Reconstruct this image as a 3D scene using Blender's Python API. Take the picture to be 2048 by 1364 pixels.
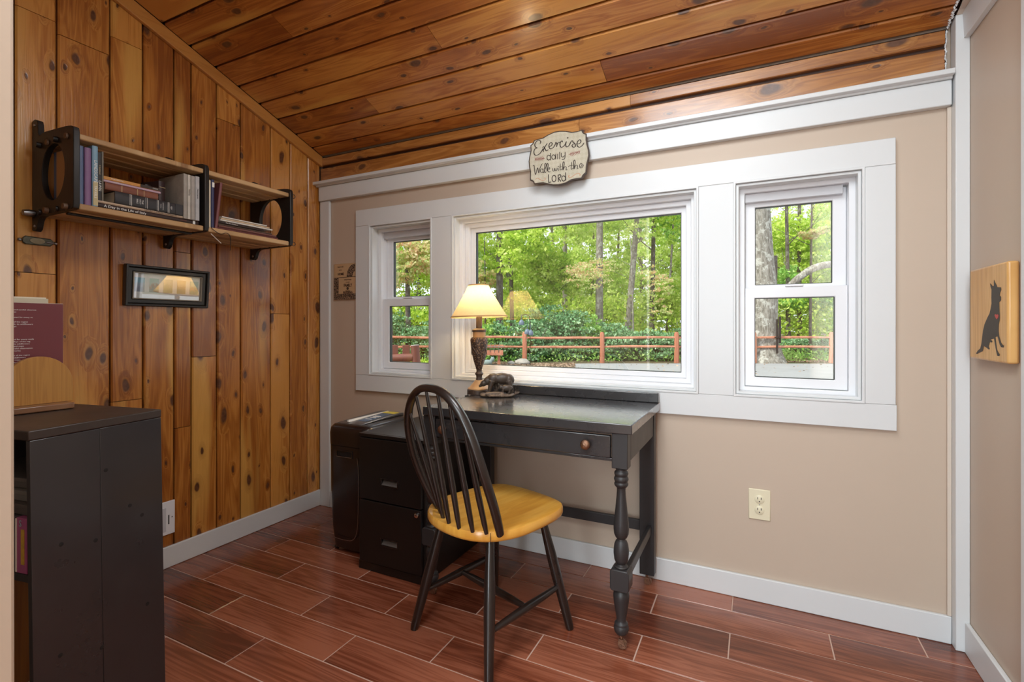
import bpy, math, random
import numpy as np
from mathutils import Vector, Matrix, Euler
R = math.radians
rng = random.Random(11)
nrg = np.random.default_rng(5)
for o in list(bpy.data.objects):
    bpy.data.objects.remove(o, do_unlink=True)
scene = bpy.context.scene
COL = scene.collection

# ---------------------------------------------------------------- camera, sky, lights, exposure
CX, CY, CZ = 2.307, -2.12, 1.056
F_PX, YAW, HORIZON = 986.7, 26.19, 651.4
cam_d = bpy.data.cameras.new('camera')
cam = bpy.data.objects.new('camera', cam_d); COL.objects.link(cam)
cam.location = (CX, CY, CZ); cam.rotation_euler = (R(90), 0, R(YAW))
cam_d.sensor_fit = 'HORIZONTAL'; cam_d.sensor_width = 36.0
cam_d.lens = F_PX / 2048 * 36.0
cam_d.shift_y = -(682.0 - HORIZON) / 2048.0
cam_d.clip_start = 0.02; cam_d.clip_end = 400
scene.camera = cam

world = bpy.data.worlds.new('overcast_sky'); scene.world = world; world.use_nodes = True
bg = world.node_tree.nodes['Background']
bg.inputs[0].default_value = (0.86, 0.94, 1.0, 1); bg.inputs[1].default_value = 1.8

def light(name, kind, loc, rot, energy, color, size=None, size_y=None, angle=None):
    d = bpy.data.lights.new(name, kind); d.energy = energy; d.color = color
    if kind == 'AREA':
        d.shape = 'RECTANGLE'; d.size = size; d.size_y = size_y or size
    if kind == 'SUN': d.angle = angle
    if kind == 'POINT': d.shadow_soft_size = size
    o = bpy.data.objects.new(name, d); COL.objects.link(o)
    o.location = loc; o.rotation_euler = rot
    return o
# high sun behind the house, lights the wood from above
sun_dir = Vector((0.45, 0.62, -0.75))
light('sun', 'SUN', (0, -3, 12), sun_dir.to_track_quat('-Z', 'Y').to_euler(), 5.0, (1.0, 0.96, 0.82), angle=R(4))
# two fill lights added in the unseen room behind the camera
light('rear_upright_fill', 'AREA', (1.93, -4.9, 1.45), (R(90), 0, R(2)), 75, (0.85, 0.95, 1.0), .72, 2.2)
light('rear_overhead_fill', 'AREA', (1.2, -3.2, 2.88), (R(12), 0, R(6)), 125, (0.87, 0.955, 1.0), 3.0, 1.6)
light('nook_fill', 'AREA', (1.95, -1.12, 2.34), (R(0), R(12), 0), 17.5, (0.92, 0.97, 1.0), .6, .6)  # added out-of-view fill that brightens the plank wall, no fixture here
vs = scene.view_settings
vs.view_transform = 'Standard'; vs.look = 'None'; vs.gamma = 1.0; vs.use_curve_mapping = False
vs.exposure = 0.0

# ---------------------------------------------------------------- helpers
def origin_of(o):
    v = Vector((0, 0, 0))
    while o is not None:
        v += o.location; o = o.parent
    return v

class MB:
    def __init__(s): s.v = []; s.f = []
    def add(s, vs_, fs):
        n = len(s.v); s.v += [tuple(p) for p in vs_]; s.f += [tuple(i + n for i in f) for f in fs]; return s
    def box(s, x0, x1, y0, y1, z0, z1, T=None):
        p = [(x, y, z) for x in (x0, x1) for y in (y0, y1) for z in (z0, z1)]
        if T is not None: p = [T @ Vector(q) for q in p]
        return s.add(p, [(0,1,3,2),(4,6,7,5),(0,4,5,1),(2,3,7,6),(0,2,6,4),(1,5,7,3)])
    def cyl(s, p0, p1, r0, r1=None, n=16, cap=True):
        return s.tube([p0, p1], [r0, r0 if r1 is None else r1], n, cap)
    def tube(s, pts, rad, n=12, cap=True, squash=1.0, side=None):
        pts = [Vector(p) for p in pts]; m = len(pts); V = []; prev = None
        for i, p in enumerate(pts):
            t = (pts[min(i+1, m-1)] - pts[max(i-1, 0)]).normalized()
            if side is not None: u = (Vector(side) - t * t.dot(Vector(side))).normalized()
            elif prev is None:
                u = t.orthogonal().normalized()
            else: u = (prev - t * t.dot(prev)).normalized()
            prev = u; w = t.cross(u); r = rad[i] if hasattr(rad, '__len__') else rad
            for k in range(n):
                a = 2*math.pi*k/n
                V.append(p + u*(r*math.cos(a)) + w*(r*squash*math.sin(a)))
        F = []
        for i in range(m-1):
            for k in range(n):
                a, b = i*n+k, i*n+(k+1) % n
                F.append((a, b, b+n, a+n))
        if cap:
            F.append(tuple(range(n-1, -1, -1))); F.append(tuple((m-1)*n+k for k in range(n)))
        return s.add(V, F)
    def lathe(s, prof, n=32, c=(0,0,0), cap=True, axis='Z'):
        V = []
        for r, z in prof:
            for k in range(n):
                a = 2*math.pi*k/n
                q = (r*math.cos(a), r*math.sin(a), z)
                if axis == 'Y': q = (q[0], q[2], q[1])
                if axis == 'X': q = (q[2], q[0], q[1])
                V.append((q[0]+c[0], q[1]+c[1], q[2]+c[2]))
        F = []; m = len(prof)
        for i in range(m-1):
            for k in range(n):
                a, b = i*n+k, i*n+(k+1) % n
                F.append((a, b, b+n, a+n))
        if cap:
            F.append(tuple(range(n-1, -1, -1))); F.append(tuple((m-1)*n+k for k in range(n)))
        return s.add(V, F)
    def prism(s, poly, fn, t0, t1):
        """poly: 2D points; fn(a,b,t)->3D"""
        n = len(poly)
        V = [fn(a, b, t0) for a, b in poly] + [fn(a, b, t1) for a, b in poly]
        F = [tuple(range(n-1, -1, -1)), tuple(range(n, 2*n))]
        F += [(k, (k+1) % n, (k+1) % n+n, k+n) for k in range(n)]
        return s.add(V, F)
    def ring(s, x0, x1, z0, z1, w, y0, y1):
        """rectangular frame in the xz plane, w = (left, right, bottom, top)"""
        l, r, b, t = w
        P = [(x0,z0),(x1,z0),(x1,z1),(x0,z1)]; Q = [(x0+l,z0+b),(x1-r,z0+b),(x1-r,z1-t),(x0+l,z1-t)]
        V = [(a, y, c) for y in (y0, y1) for (a, c) in P+Q]
        F = []
        for i in range(4):
            j = (i+1) % 4
            F += [(i, j, 4+j, 4+i), (8+j, 8+i, 12+i, 12+j), (j, i, 8+i, 8+j), (4+i, 4+j, 12+j, 12+i)]
        return s.add(V, F)
    def build(s, name, mat, parent=None, smooth=None, bevel=0, seg=2, world=True, **props):
        off = origin_of(parent) if (parent is not None and world) else Vector((0,0,0))
        me = bpy.data.meshes.new(name)
        me.from_pydata([tuple(Vector(p) - off) for p in s.v], [], s.f)
        import bmesh
        bm = bmesh.new(); bm.from_mesh(me); bmesh.ops.recalc_face_normals(bm, faces=bm.faces); bm.to_mesh(me); bm.free()
        o = bpy.data.objects.new(name, me); COL.objects.link(o)
        if parent is not None: o.parent = parent
        if mat is not None: me.materials.append(mat)
        if bevel:
            m = o.modifiers.new('bevel', 'BEVEL'); m.width = bevel; m.segments = seg; m.limit_method = 'ANGLE'; m.angle_limit = R(40)
            if smooth is None: smooth = 40
        if smooth is not None:
            me.polygons.foreach_set('use_smooth', [True]*len(me.polygons)); me.set_sharp_from_angle(angle=R(smooth))
        for k, v in props.items(): o[k] = v
        return o

def tag(o, label=None, cat=None, group=None, kind=None):
    if label: o['label'] = label
    if cat: o['category'] = cat
    if group: o['group'] = group
    if kind: o['kind'] = kind
    return o
def thing(name, label, cat, loc=(0,0,0), rotz=0, group=None, kind=None, rot=None):
    o = bpy.data.objects.new(name, None); COL.objects.link(o); o.empty_display_size = .05
    o.location = loc; o.rotation_euler = rot or (0, 0, rotz)
    return tag(o, label, cat, group, kind)
def struct(name, mb, mat, **k):
    o = mb.build(name, mat, **k); o['kind'] = 'structure'; return o
def box_ob(name, x0, x1, y0, y1, z0, z1, mat, parent=None, bevel=0.0, **k):
    return MB().box(x0, x1, y0, y1, z0, z1).build(name, mat, parent, bevel=bevel, **k)

def text_ob(name, s_, size, M4, mat, parent, extrude=0.0002, sx=1.0, align='CENTER', world=True, bold=0.0):
    """flat lettering; M4 maps text-plane xy (z = out of the plane) to world/local"""
    cu = bpy.data.curves.new('lettering', 'FONT'); cu.body = s_; cu.size = size; cu.extrude = extrude
    cu.align_x = align; cu.align_y = 'CENTER'; cu.resolution_u = 2; cu.offset = bold
    to = bpy.data.objects.new('lettering_tmp', cu)
    me = bpy.data.meshes.new_from_object(to)
    bpy.data.objects.remove(to); bpy.data.curves.remove(cu)
    off = origin_of(parent) if world else Vector((0,0,0))
    me.transform(Matrix.Translation(-off) @ M4 @ Matrix.Scale(sx, 4, (1,0,0)))
    me.materials.clear(); me.materials.append(mat)
    o = bpy.data.objects.new(name, me); COL.objects.link(o); o.parent = parent
    return o
def frame_m(o, x, y):
    """matrix whose x, y axes are the given vectors and origin o"""
    x = Vector(x).normalized(); y = Vector(y).normalized(); z = x.cross(y)
    m = Matrix.Identity(4)
    for i in range(3): m[i][0] = x[i]; m[i][1] = y[i]; m[i][2] = z[i]; m[i][3] = o[i]
    return m

def plate(outline, holes, fn, t0, t1, name, mat, parent, bevel=0, smooth=None, world=True):
    """flat plate with holes; fn(a,b,t)->xyz"""
    import bmesh
    off = origin_of(parent) if (parent is not None and world) else Vector((0,0,0))
    bm = bmesh.new(); edges = []
    for loop in [outline]+holes:
        vs_ = [bm.verts.new(Vector(fn(a, b, t0))-off) for a, b in loop]
        edges += [bm.edges.new((vs_[i], vs_[(i+1) % len(vs_)])) for i in range(len(vs_))]
    bmesh.ops.triangle_fill(bm, use_beauty=True, edges=edges)
    d = Vector(fn(0, 0, t1)) - Vector(fn(0, 0, t0))
    r = bmesh.ops.extrude_face_region(bm, geom=bm.faces[:])
    bmesh.ops.translate(bm, verts=[e for e in r['geom'] if isinstance(e, bmesh.types.BMVert)], vec=d)
    bmesh.ops.recalc_face_normals(bm, faces=bm.faces)
    me = bpy.data.meshes.new(name); bm.to_mesh(me); bm.free()
    me.materials.append(mat)
    o = bpy.data.objects.new(name, me); COL.objects.link(o); o.parent = parent
    if bevel:
        m = o.modifiers.new('bevel', 'BEVEL'); m.width = bevel; m.segments = 2; m.limit_method = 'ANGLE'; m.angle_limit = R(50)
        smooth = smooth or 40
    if smooth:
        me.polygons.foreach_set('use_smooth', [True]*len(me.polygons)); me.set_sharp_from_angle(angle=R(smooth))
    return o

def catmull(pts, k=6, closed=False):
    P = [Vector((p[0], p[1], p[2] if len(p) > 2 else 0)) for p in pts]; n = len(P); out = []
    rngi = range(n) if closed else range(n-1)
    for i in rngi:
        if closed: a, b, c, d = P[(i-1) % n], P[i], P[(i+1) % n], P[(i+2) % n]
        else: a, b, c, d = P[max(i-1,0)], P[i], P[i+1], P[min(i+2,n-1)]
        for j in range(k):
            t = j/k
            out.append(0.5*((2*b)+(-a+c)*t+(2*a-5*b+4*c-d)*t*t+(-a+3*b-3*c+d)*t**3))
    if not closed: out.append(P[-1])
    return out
def ribbon(mb, pts, w, fn, t, k=6, closed=False, taper=True):
    """flat stroke on a surface; pts in plane coords"""
    C = catmull(pts, k, closed) if k > 1 else [Vector((p[0], p[1], 0)) for p in pts]
    n = len(C); V = []
    for i, p in enumerate(C):
        d = (C[(i+1) % n if closed else min(i+1, n-1)] - C[(i-1) % n if closed else max(i-1, 0)])
        d = d.normalized() if d.length > 1e-9 else Vector((1,0,0))
        nn = Vector((-d.y, d.x, 0))
        ww = w*(0.55+0.45*abs(d.y)) if taper else w
        if taper and not closed: ww *= min(1, .45+min(i, n-1-i)/4)
        a = p+nn*ww/2; b = p-nn*ww/2
        V += [fn(a.x, a.y, t), fn(b.x, b.y, t)]
    F = [(2*i, 2*i+1, 2*i+3, 2*i+2) for i in range(n-1)]
    if closed: F.append((2*n-2, 2*n-1, 1, 0))
    mb.add(V, F)

# ---------------------------------------------------------------- materials
def new_mat(name):
    m = bpy.data.materials.new(name); m.use_nodes = True
    nt = m.node_tree; b = nt.nodes['Principled BSDF']
    return m, nt, b
def L(nt, a, b): nt.links.new(a, b)
def N(nt, t, **k):
    n = nt.nodes.new(t)
    for a, v in k.items(): setattr(n, a, v)
    return n
def math_n(nt, op, a=None, b=None, c=None, clamp=False):
    n = N(nt, 'ShaderNodeMath', operation=op); n.use_clamp = clamp
    for i, x in enumerate((a, b, c)):
        if x is None: continue
        if isinstance(x, (int, float)): n.inputs[i].default_value = x
        else: L(nt, x, n.inputs[i])
    return n.outputs[0]
def mix_c(nt, fac, a, b, mode='MIX'):
    n = N(nt, 'ShaderNodeMix', data_type='RGBA', blend_type=mode)
    if isinstance(fac, (int, float)): n.inputs[0].default_value = fac
    else: L(nt, fac, n.inputs[0])
    for i, x in ((6, a), (7, b)):
        if isinstance(x, tuple): n.inputs[i].default_value = (*x[:3], 1)
        else: L(nt, x, n.inputs[i])
    return n.outputs[2]
def ramp(nt, fac, stops):
    n = N(nt, 'ShaderNodeValToRGB'); e = n.color_ramp.elements
    while len(e) < len(stops): e.new(0.5)
    for i, (p, c) in enumerate(stops):
        e[i].position = p; e[i].color = (*c, 1) if isinstance(c, tuple) else (c, c, c, 1)
    L(nt, fac, n.inputs[0]); return n.outputs[0]
def noise(nt, vec, scale, detail=3, rough=.5, dist=0, dim='3D'):
    n = N(nt, 'ShaderNodeTexNoise', noise_dimensions=dim); n.inputs['Scale'].default_value = scale
    n.inputs['Detail'].default_value = detail; n.inputs['Roughness'].default_value = rough
    n.inputs['Distortion'].default_value = dist
    if vec is not None: L(nt, vec, n.inputs['Vector'])
    return n
def bump(nt, b, h, strength, dist=0.002):
    n = N(nt, 'ShaderNodeBump'); n.inputs['Strength'].default_value = strength; n.inputs['Distance'].default_value = dist
    L(nt, h, n.inputs['Height']); L(nt, n.outputs[0], b.inputs['Normal'])
def objcoord(nt): return N(nt, 'ShaderNodeTexCoord').outputs['Object']

def plain(name, col, rough=.5, metal=0, spec=.5, coat=0, var=.0, scale=8, bmp=0, bscale=60, alpha=1):
    m, nt, b = new_mat(name)
    b.inputs['Roughness'].default_value = rough; b.inputs['Metallic'].default_value = metal
    b.inputs['Specular IOR Level'].default_value = spec
    b.inputs['Coat Weight'].default_value = coat; b.inputs['Coat Roughness'].default_value = .12
    v = objcoord(nt); nz = noise(nt, v, scale, 4, .6)
    c = mix_c(nt, nz.outputs[0], tuple(x*(1-var) for x in col), tuple(min(1, x*(1+var)) for x in col))
    L(nt, c, b.inputs['Base Color'])
    if bmp: bump(nt, b, noise(nt, v, bscale, 4, .6).outputs[0], bmp)
    return m

def wood(name, c_dark, c_mid, c_light, across='Y', along='Z', knots=1.0, rough=.28, coat=.5,
         grain=1.0, kdark=(.045, .018, .008), var=.25, kscale=(11, 5.2), bmp=.25, sap=None, kthr=.24):
    m, nt, b = new_mat(name)
    v = objcoord(nt); info = N(nt, 'ShaderNodeObjectInfo'); rnd = info.outputs['Random']
    sep = N(nt, 'ShaderNodeSeparateXYZ'); L(nt, v, sep.inputs[0])
    A = sep.outputs[across]; B = sep.outputs[along]
    A = math_n(nt, 'ADD', A, math_n(nt, 'MULTIPLY', rnd, 31.7)); B = math_n(nt, 'ADD', B, math_n(nt, 'MULTIPLY', rnd, 57.3))
    def vec(sa, sb, extra=None):
        c = N(nt, 'ShaderNodeCombineXYZ'); L(nt, math_n(nt, 'MULTIPLY', A, sa), c.inputs[0]); L(nt, math_n(nt, 'MULTIPLY', B, sb), c.inputs[1])
        if extra is not None: L(nt, extra, c.inputs[2])
        return c.outputs[0]
    # knots
    wob = noise(nt, vec(14, 9), 1.0, 2).outputs['Color']
    kv = N(nt, 'ShaderNodeVectorMath', operation='MULTIPLY_ADD'); L(nt, wob, kv.inputs[0]); kv.inputs[1].default_value = (.30, .22, 0)
    L(nt, vec(kscale[0], kscale[1]), kv.inputs[2])
    vo = N(nt, 'ShaderNodeTexVoronoi', voronoi_dimensions='2D'); vo.inputs['Scale'].default_value = 1; vo.inputs['Randomness'].default_value = 1
    L(nt, kv.outputs[0], vo.inputs['Vector'])
    sc = N(nt, 'ShaderNodeSeparateColor'); L(nt, vo.outputs['Color'], sc.inputs[0])
    on = math_n(nt, 'GREATER_THAN', sc.outputs[0], kthr)
    size = math_n(nt, 'MULTIPLY_ADD', math_n(nt, 'POWER', sc.outputs[1], 2.2), .135, .035)
    dn = math_n(nt, 'DIVIDE', vo.outputs['Distance'], size)
    core = math_n(nt, 'MULTIPLY', math_n(nt, 'SUBTRACT', 1.25, dn, clamp=True), on)
    core = math_n(nt, 'MULTIPLY', math_n(nt, 'MULTIPLY', core, 2.2, clamp=True), knots)
    halo = math_n(nt, 'MULTIPLY', math_n(nt, 'SUBTRACT', 1, math_n(nt, 'MULTIPLY', dn, .34), clamp=True), on)
    halo = math_n(nt, 'MULTIPLY', halo, knots)
    # grain, bent around the knots
    gz = math_n(nt, 'MULTIPLY', halo, 1.3)
    g1 = noise(nt, vec(16*grain, 1.1, gz), 1.0, 3, .55, .7).outputs[0]
    wv = N(nt, 'ShaderNodeMath', operation='FRACT'); L(nt, math_n(nt, 'MULTIPLY', g1, 7.0), wv.inputs[0])
    rings = math_n(nt, 'SUBTRACT', 1, math_n(nt, 'ABSOLUTE', math_n(nt, 'MULTIPLY_ADD', wv.outputs[0], 2, -1)))
    g2 = noise(nt, vec(210, 5), 1.0, 3, .7).outputs[0]
    g3 = noise(nt, vec(4.2, .8, gz), 1.0, 3, .6, .4).outputs[0]
    t = math_n(nt, 'ADD', math_n(nt, 'MULTIPLY', g3, 1.1), math_n(nt, 'ADD', math_n(nt, 'MULTIPLY', rings, .22), math_n(nt, 'MULTIPLY', g2, .30)))
    t = math_n(nt, 'SUBTRACT', t, .27)
    t = math_n(nt, 'ADD', t, math_n(nt, 'MULTIPLY_ADD', rnd, var, -var/2))
    c = ramp(nt, t, [(.25, c_dark), (.5, c_mid), (.72, c_light)])
    if sap:
        s_ = noise(nt, vec(7, .55), 1.0, 2, .5, .3).outputs[0]
        s_ = ramp(nt, s_, [(.60, 0.0), (.66, .75)])
        c = mix_c(nt, s_, c, sap)
    c = mix_c(nt, math_n(nt, 'MULTIPLY', halo, .42), c, tuple(x*.55 for x in c_dark))
    kc = mix_c(nt, noise(nt, vec(60, 60), 1.0, 3).outputs[0], kdark, tuple(min(1, x*4.5) for x in kdark))
    c = mix_c(nt, core, c, kc)
    L(nt, c, b.inputs['Base Color'])
    b.inputs['Roughness'].default_value = rough
    b.inputs['Coat Weight'].default_value = coat; b.inputs['Coat Roughness'].default_value = .16
    h = math_n(nt, 'ADD', math_n(nt, 'MULTIPLY', rings, .3), math_n(nt, 'ADD', g2, math_n(nt, 'MULTIPLY', core, -1.2)))
    h = math_n(nt, 'ADD', h, math_n(nt, 'MULTIPLY', noise(nt, vec(9, 3), 1.0, 2).outputs[0], 3))
    bump(nt, b, h, bmp, .0015)
    return m

M = {}
M['wall'] = plain('tan_wall_paint', (.565, .455, .36), .5, var=.03, scale=2, bmp=.06, bscale=120)
M['casing'] = plain('white_trim_paint', (.715, .735, .745), .33, var=.02, scale=3)
M['vinyl'] = plain('white_vinyl', (.84, .85, .88), .28)
M['vinyl_grey'] = plain('grey_white_vinyl', (.62, .62, .65), .35)
M['white_wall'] = plain('pale_wall_paint', (.66, .57, .48), .55, var=.03)
M['rear_wall'] = plain('rear_room_dark_brown', (.13, .07, .04), .6, var=.2)  # unseen rear walls kept dark so the window panes mirror less
M['gasket'] = plain('dark_gasket', (.03, .035, .03), .5)
M['groove'] = plain('dark_stained_backing', (.045, .014, .005), .6)
M['plankL'] = wood('cedar_wall', (.28, .085, .015), (.48, .180, .032), (.65, .295, .065), 'Y', 'Z', rough=.26, coat=.65, sap=(.70, .38, .09), var=.34)
M['plankC'] = wood('cedar_ceiling', (.25, .068, .013), (.44, .150, .028), (.62, .275, .06), 'Y', 'X', rough=.30, coat=.5, sap=(.72, .40, .09), var=.30, kthr=.35)
M['plankB'] = wood('cedar_upper_wall', (.24, .080, .018), (.40, .155, .034), (.56, .26, .07), 'Z', 'X', rough=.35, coat=.45, kscale=(10, 4.5))
M['trimW'] = wood('cedar_trim', (.34, .12, .025), (.46, .18, .04), (.56, .25, .06), 'Z', 'Y', knots=.8, kscale=(9, 3.2), kthr=.6)
M['tile'] = wood('wood_look_tile', (.11, .027, .013), (.235, .066, .032), (.37, .125, .068), 'Y', 'X', knots=.0, rough=.2, coat=.25, grain=1.2, var=.30, bmp=.12)
M['grout'] = plain('grout', (.58, .40, .32), .8, var=.1, scale=30)
M['slat'] = wood('shelf_pine', (.30, .16, .065), (.47, .28, .125), (.62, .40, .20), 'X', 'Y', knots=.9, rough=.5, coat=0, kscale=(11, 5), kthr=.6, kdark=(.10, .05, .02))
M['seat'] = wood('honey_pine_seat', (.62, .27, .035), (.74, .36, .055), (.84, .46, .09), 'X', 'Y', knots=.0, rough=.3, coat=.4, grain=.7, var=.5, bmp=.08)
M['plaque_wood'] = wood('plaque_maple', (.50, .24, .065), (.62, .33, .10), (.72, .42, .15), 'Y', 'Z', knots=.0, rough=.35, coat=.3)
M['bookend_wood'] = wood('bookend_oak', (.26, .105, .018), (.38, .17, .035), (.48, .23, .05), 'Y', 'Z', knots=0.0, rough=.4, coat=.2, grain=2.5)
M['bookend_base'] = wood('bookend_base_wood', (.16, .07, .03), (.24, .11, .05), (.34, .18, .09), 'X', 'Y', knots=0, rough=.4)

def black_paint(name, c, rough, wear=0, bmp=.25, brush='X', coat=.0):
    m, nt, b = new_mat(name); b.inputs['Coat Weight'].default_value = coat; b.inputs['Coat Roughness'].default_value = .14
    v = objcoord(nt)
    mp = N(nt, 'ShaderNodeMapping'); L(nt, v, mp.inputs[0])
    mp.inputs['Scale'].default_value = {'X': (3, 60, 60), 'Z': (60, 60, 3), 'Y': (60, 3, 60)}[brush]
    g = noise(nt, mp.outputs[0], 1.5, 4, .6).outputs[0]
    blot = noise(nt, v, 5, 5, .65).outputs[0]
    c1 = mix_c(nt, blot, tuple(x*.7 for x in c), tuple(x*1.4 for x in c))
    if wear:
        w = ramp(nt, noise(nt, v, 38, 5, .7).outputs[0], [(.70, 0.0), (.76, wear)])
        c1 = mix_c(nt, w, c1, (.22, .17, .13))
    L(nt, c1, b.inputs['Base Color'])
    r = math_n(nt, 'MULTIPLY_ADD', blot, .25, rough-.12); L(nt, r, b.inputs['Roughness'])
    b.inputs['Specular IOR Level'].default_value = .5
    bump(nt, b, math_n(nt, 'ADD', g, math_n(nt, 'MULTIPLY', blot, .6)), bmp, .0012)
    return m
M['desk_paint'] = black_paint('desk_black_paint', (.030, .029, .031), .27, brush='X', bmp=.035, coat=.9)
M['desk_side'] = black_paint('desk_black_paint_upright', (.028, .026, .027), .42, brush='Z', bmp=.2)
M['chair_black'] = black_paint('chair_black_lacquer', (.014, .009, .0075), .30, wear=0.0, brush='Z', bmp=.06, coat=.4)
M['case_black'] = black_paint('bookcase_black_paint', (.024, .021, .023), .30, wear=0, brush='Z', bmp=.14, coat=.4)
M['metal_black'] = plain('cabinet_black_enamel', (.012, .009, .008), .33, spec=.5, bmp=.08, bscale=220)
M['plastic_black'] = plain('glossy_black_plastic', (.016, .010, .009), .24, spec=.5, coat=.2)
M['iron'] = black_paint('shelf_black_paint', (.014, .012, .011), .42, brush='Z')
M['chrome'] = plain('chrome', (.8, .78, .75), .18, metal=1)
M['steel'] = plain('grey_steel', (.35, .35, .36), .35, metal=1)
M['bronze'] = plain('bronze_knob', (.30, .17, .11), .35, metal=.9, var=.6, scale=160, bmp=1.0, bscale=220)
M['cream_plastic'] = plain('almond_plastic', (.80, .74, .54), .35)
M['dark'] = plain('black_void', (.006, .005, .005), .7)
M['ink'] = plain('dark_brown_ink', (.045, .030, .022), .6)
M['maroon_ink'] = plain('maroon_ink', (.26, .07, .055), .6)
M['rust_ink'] = plain('rust_ink', (.50, .25, .14), .6)
M['white_ink'] = plain('white_ink', (.85, .84, .80), .5)
M['red_ink'] = plain('red_ink', (.55, .07, .06), .5)
M['paper'] = plain('page_paper', (.72, .66, .54), .8, var=.12, scale=300)
M['white_paper'] = plain('mat_board', (.80, .80, .78), .7)

def glass_mat(name='window_glass', refl_tint=(1,1,1), r0=.13):
    m = bpy.data.materials.new(name); m.use_nodes = True; nt = m.node_tree
    for n in list(nt.nodes): nt.nodes.remove(n)
    out = N(nt, 'ShaderNodeOutputMaterial'); tr = N(nt, 'ShaderNodeBsdfTransparent'); gl = N(nt, 'ShaderNodeBsdfGlossy')
    gl.inputs['Roughness'].default_value = 0.0; gl.inputs['Color'].default_value = (*refl_tint, 1)
    lw = N(nt, 'ShaderNodeLayerWeight'); lw.inputs['Blend'].default_value = .5
    fr = math_n(nt, 'MULTIPLY_ADD', math_n(nt, 'POWER', lw.outputs['Facing'], 5.0), .93, r0)
    mx = N(nt, 'ShaderNodeMixShader'); L(nt, fr, mx.inputs[0]); L(nt, tr.outputs[0], mx.inputs[1]); L(nt, gl.outputs[0], mx.inputs[2])
    L(nt, mx.outputs[0], out.inputs[0]); return m
M['glass'] = glass_mat()
M['picture_glass'] = glass_mat('picture_glass', r0=.2)
# ================================================================ SETTING
SL = 0.347; ZC = 2.052           # ceiling: z = ZC - SL*y
TH = math.atan(SL); cs, sn = math.cos(TH), math.sin(TH)
XR = 2.93
YB = -5.0
def ceil_pt(x, y, n):            # n = distance above the visible face
    return (x, y + n*sn, ZC - SL*y + n*cs)

# ---- floor of wood-look tiles
floor = struct('floor', MB().box(-1.6, 5.2, YB, 0.16, -0.12, -0.0016), M['grout'])
TW, TL, GR = .144, .572, .0042
k = -1
while True:
    y1 = -.125 - TW*k; y0 = y1 - TW
    if k == -1: y1 = 0.0
    if y1 < -3.2: break
    off = .247 if k % 2 == 0 else .515
    x = off - TL*3
    while x < XR + .6:
        xa, xb = x, x+TL
        lo = 0.0 if y1 > -1.85 else -1.0
        xa2, xb2 = max(xa, lo), min(xb, XR + (0 if y1 > -.45 else .3))
        if xb2 - xa2 > .02:
            g = GR/2; z = rng.uniform(-.0004, .0004)
            mb = MB(); c = .0012
            X0, X1, Y0, Y1 = xa2+g, xb2-g, y0+g, y1-g
            mb.add([(X0+c, Y0+c, z), (X1-c, Y0+c, z), (X1-c, Y1-c, z), (X0+c, Y1-c, z),
                    (X0, Y0, z-c), (X1, Y0, z-c), (X1, Y1, z-c), (X0, Y1, z-c),
                    (X0, Y0, -.01), (X1, Y0, -.01), (X1, Y1, -.01), (X0, Y1, -.01)],
                   [(0,1,2,3), (0,4,5,1), (1,5,6,2), (2,6,7,3), (3,7,4,0), (4,8,9,5), (5,9,10,6), (6,10,11,7), (7,11,8,4)])
            mb.build('tile', M['tile'], floor)
        x += TL
    k += 1

# ---- left wall: vertical cedar boards on a dark backing
wall_left = struct('wall_left', MB().box(-.14, -.020, -1.97, .16, -.1, 2.9), M['groove'])
seams = [0.0, -.0916, -.2105, -.332, -.5027, -.6243, -.7434, -.818, -.9417, -1.0602, -1.2278, -1.345, -1.50, -1.63, -1.78, -1.90]
joints = {2: [1.12], 3: [1.52], 5: [.912], 6: [1.385, .60], 7: [1.70], 8: [2.213, .75], 9: [2.133], 10: [1.244, 2.173], 11: [1.6], 4: [2.05]}
def zplank(y0, y1, z0, z1t, parent, mat):
    """upright board between y0<y1, its top cut to the slope; chamfered long edges"""
    g, c = .0028, .0050
    sec = [(y0+g, -.018), (y0+g, -c), (y0+g+c, 0), (y1-g-c, 0), (y1-g, -c), (y1-g, -.018)]
    V = []; d = rng.uniform(-.0008, .0006)
    for i, (y, x) in enumerate(sec): V.append((x+d, y, z0+.0012))
    for i, (y, x) in enumerate(sec):
        z = (ZC - SL*y - .004) if z1t is None else z1t-.0012
        V.append((x+d, y, z))
    n = 6
    return MB().add(V, [tuple(range(n-1, -1, -1)), tuple(range(n, 2*n))]+[(k_, (k_+1) % n, (k_+1) % n+n, k_+n) for k_ in range(n)]).build('plank', mat, parent)
for i in range(len(seams)-1):
    y1, y0 = seams[i], seams[i+1]
    zs = [0.0]+sorted(joints.get(i, []))+[None]
    for a, b_ in zip(zs[:-1], zs[1:]):
        zplank(y0, y1, a, b_, wall_left, M['plankL'])
# sloping cedar trim where wall meets ceiling
tr = MB()
tr.prism([(-.001, ZC), (-.001, ZC-.060), (-1.97, ZC+SL*1.97-.060), (-1.97, ZC+SL*1.97)], lambda a, b_, t: (t, a, b_), .0005, .020)
t1 = struct('trim_1', tr, M['trimW'], bevel=.003)
struct('baseboard_left', MB().box(.0005, .0145, -1.85, -.0005, .0005, .092), M['casing'], bevel=.003)

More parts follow.
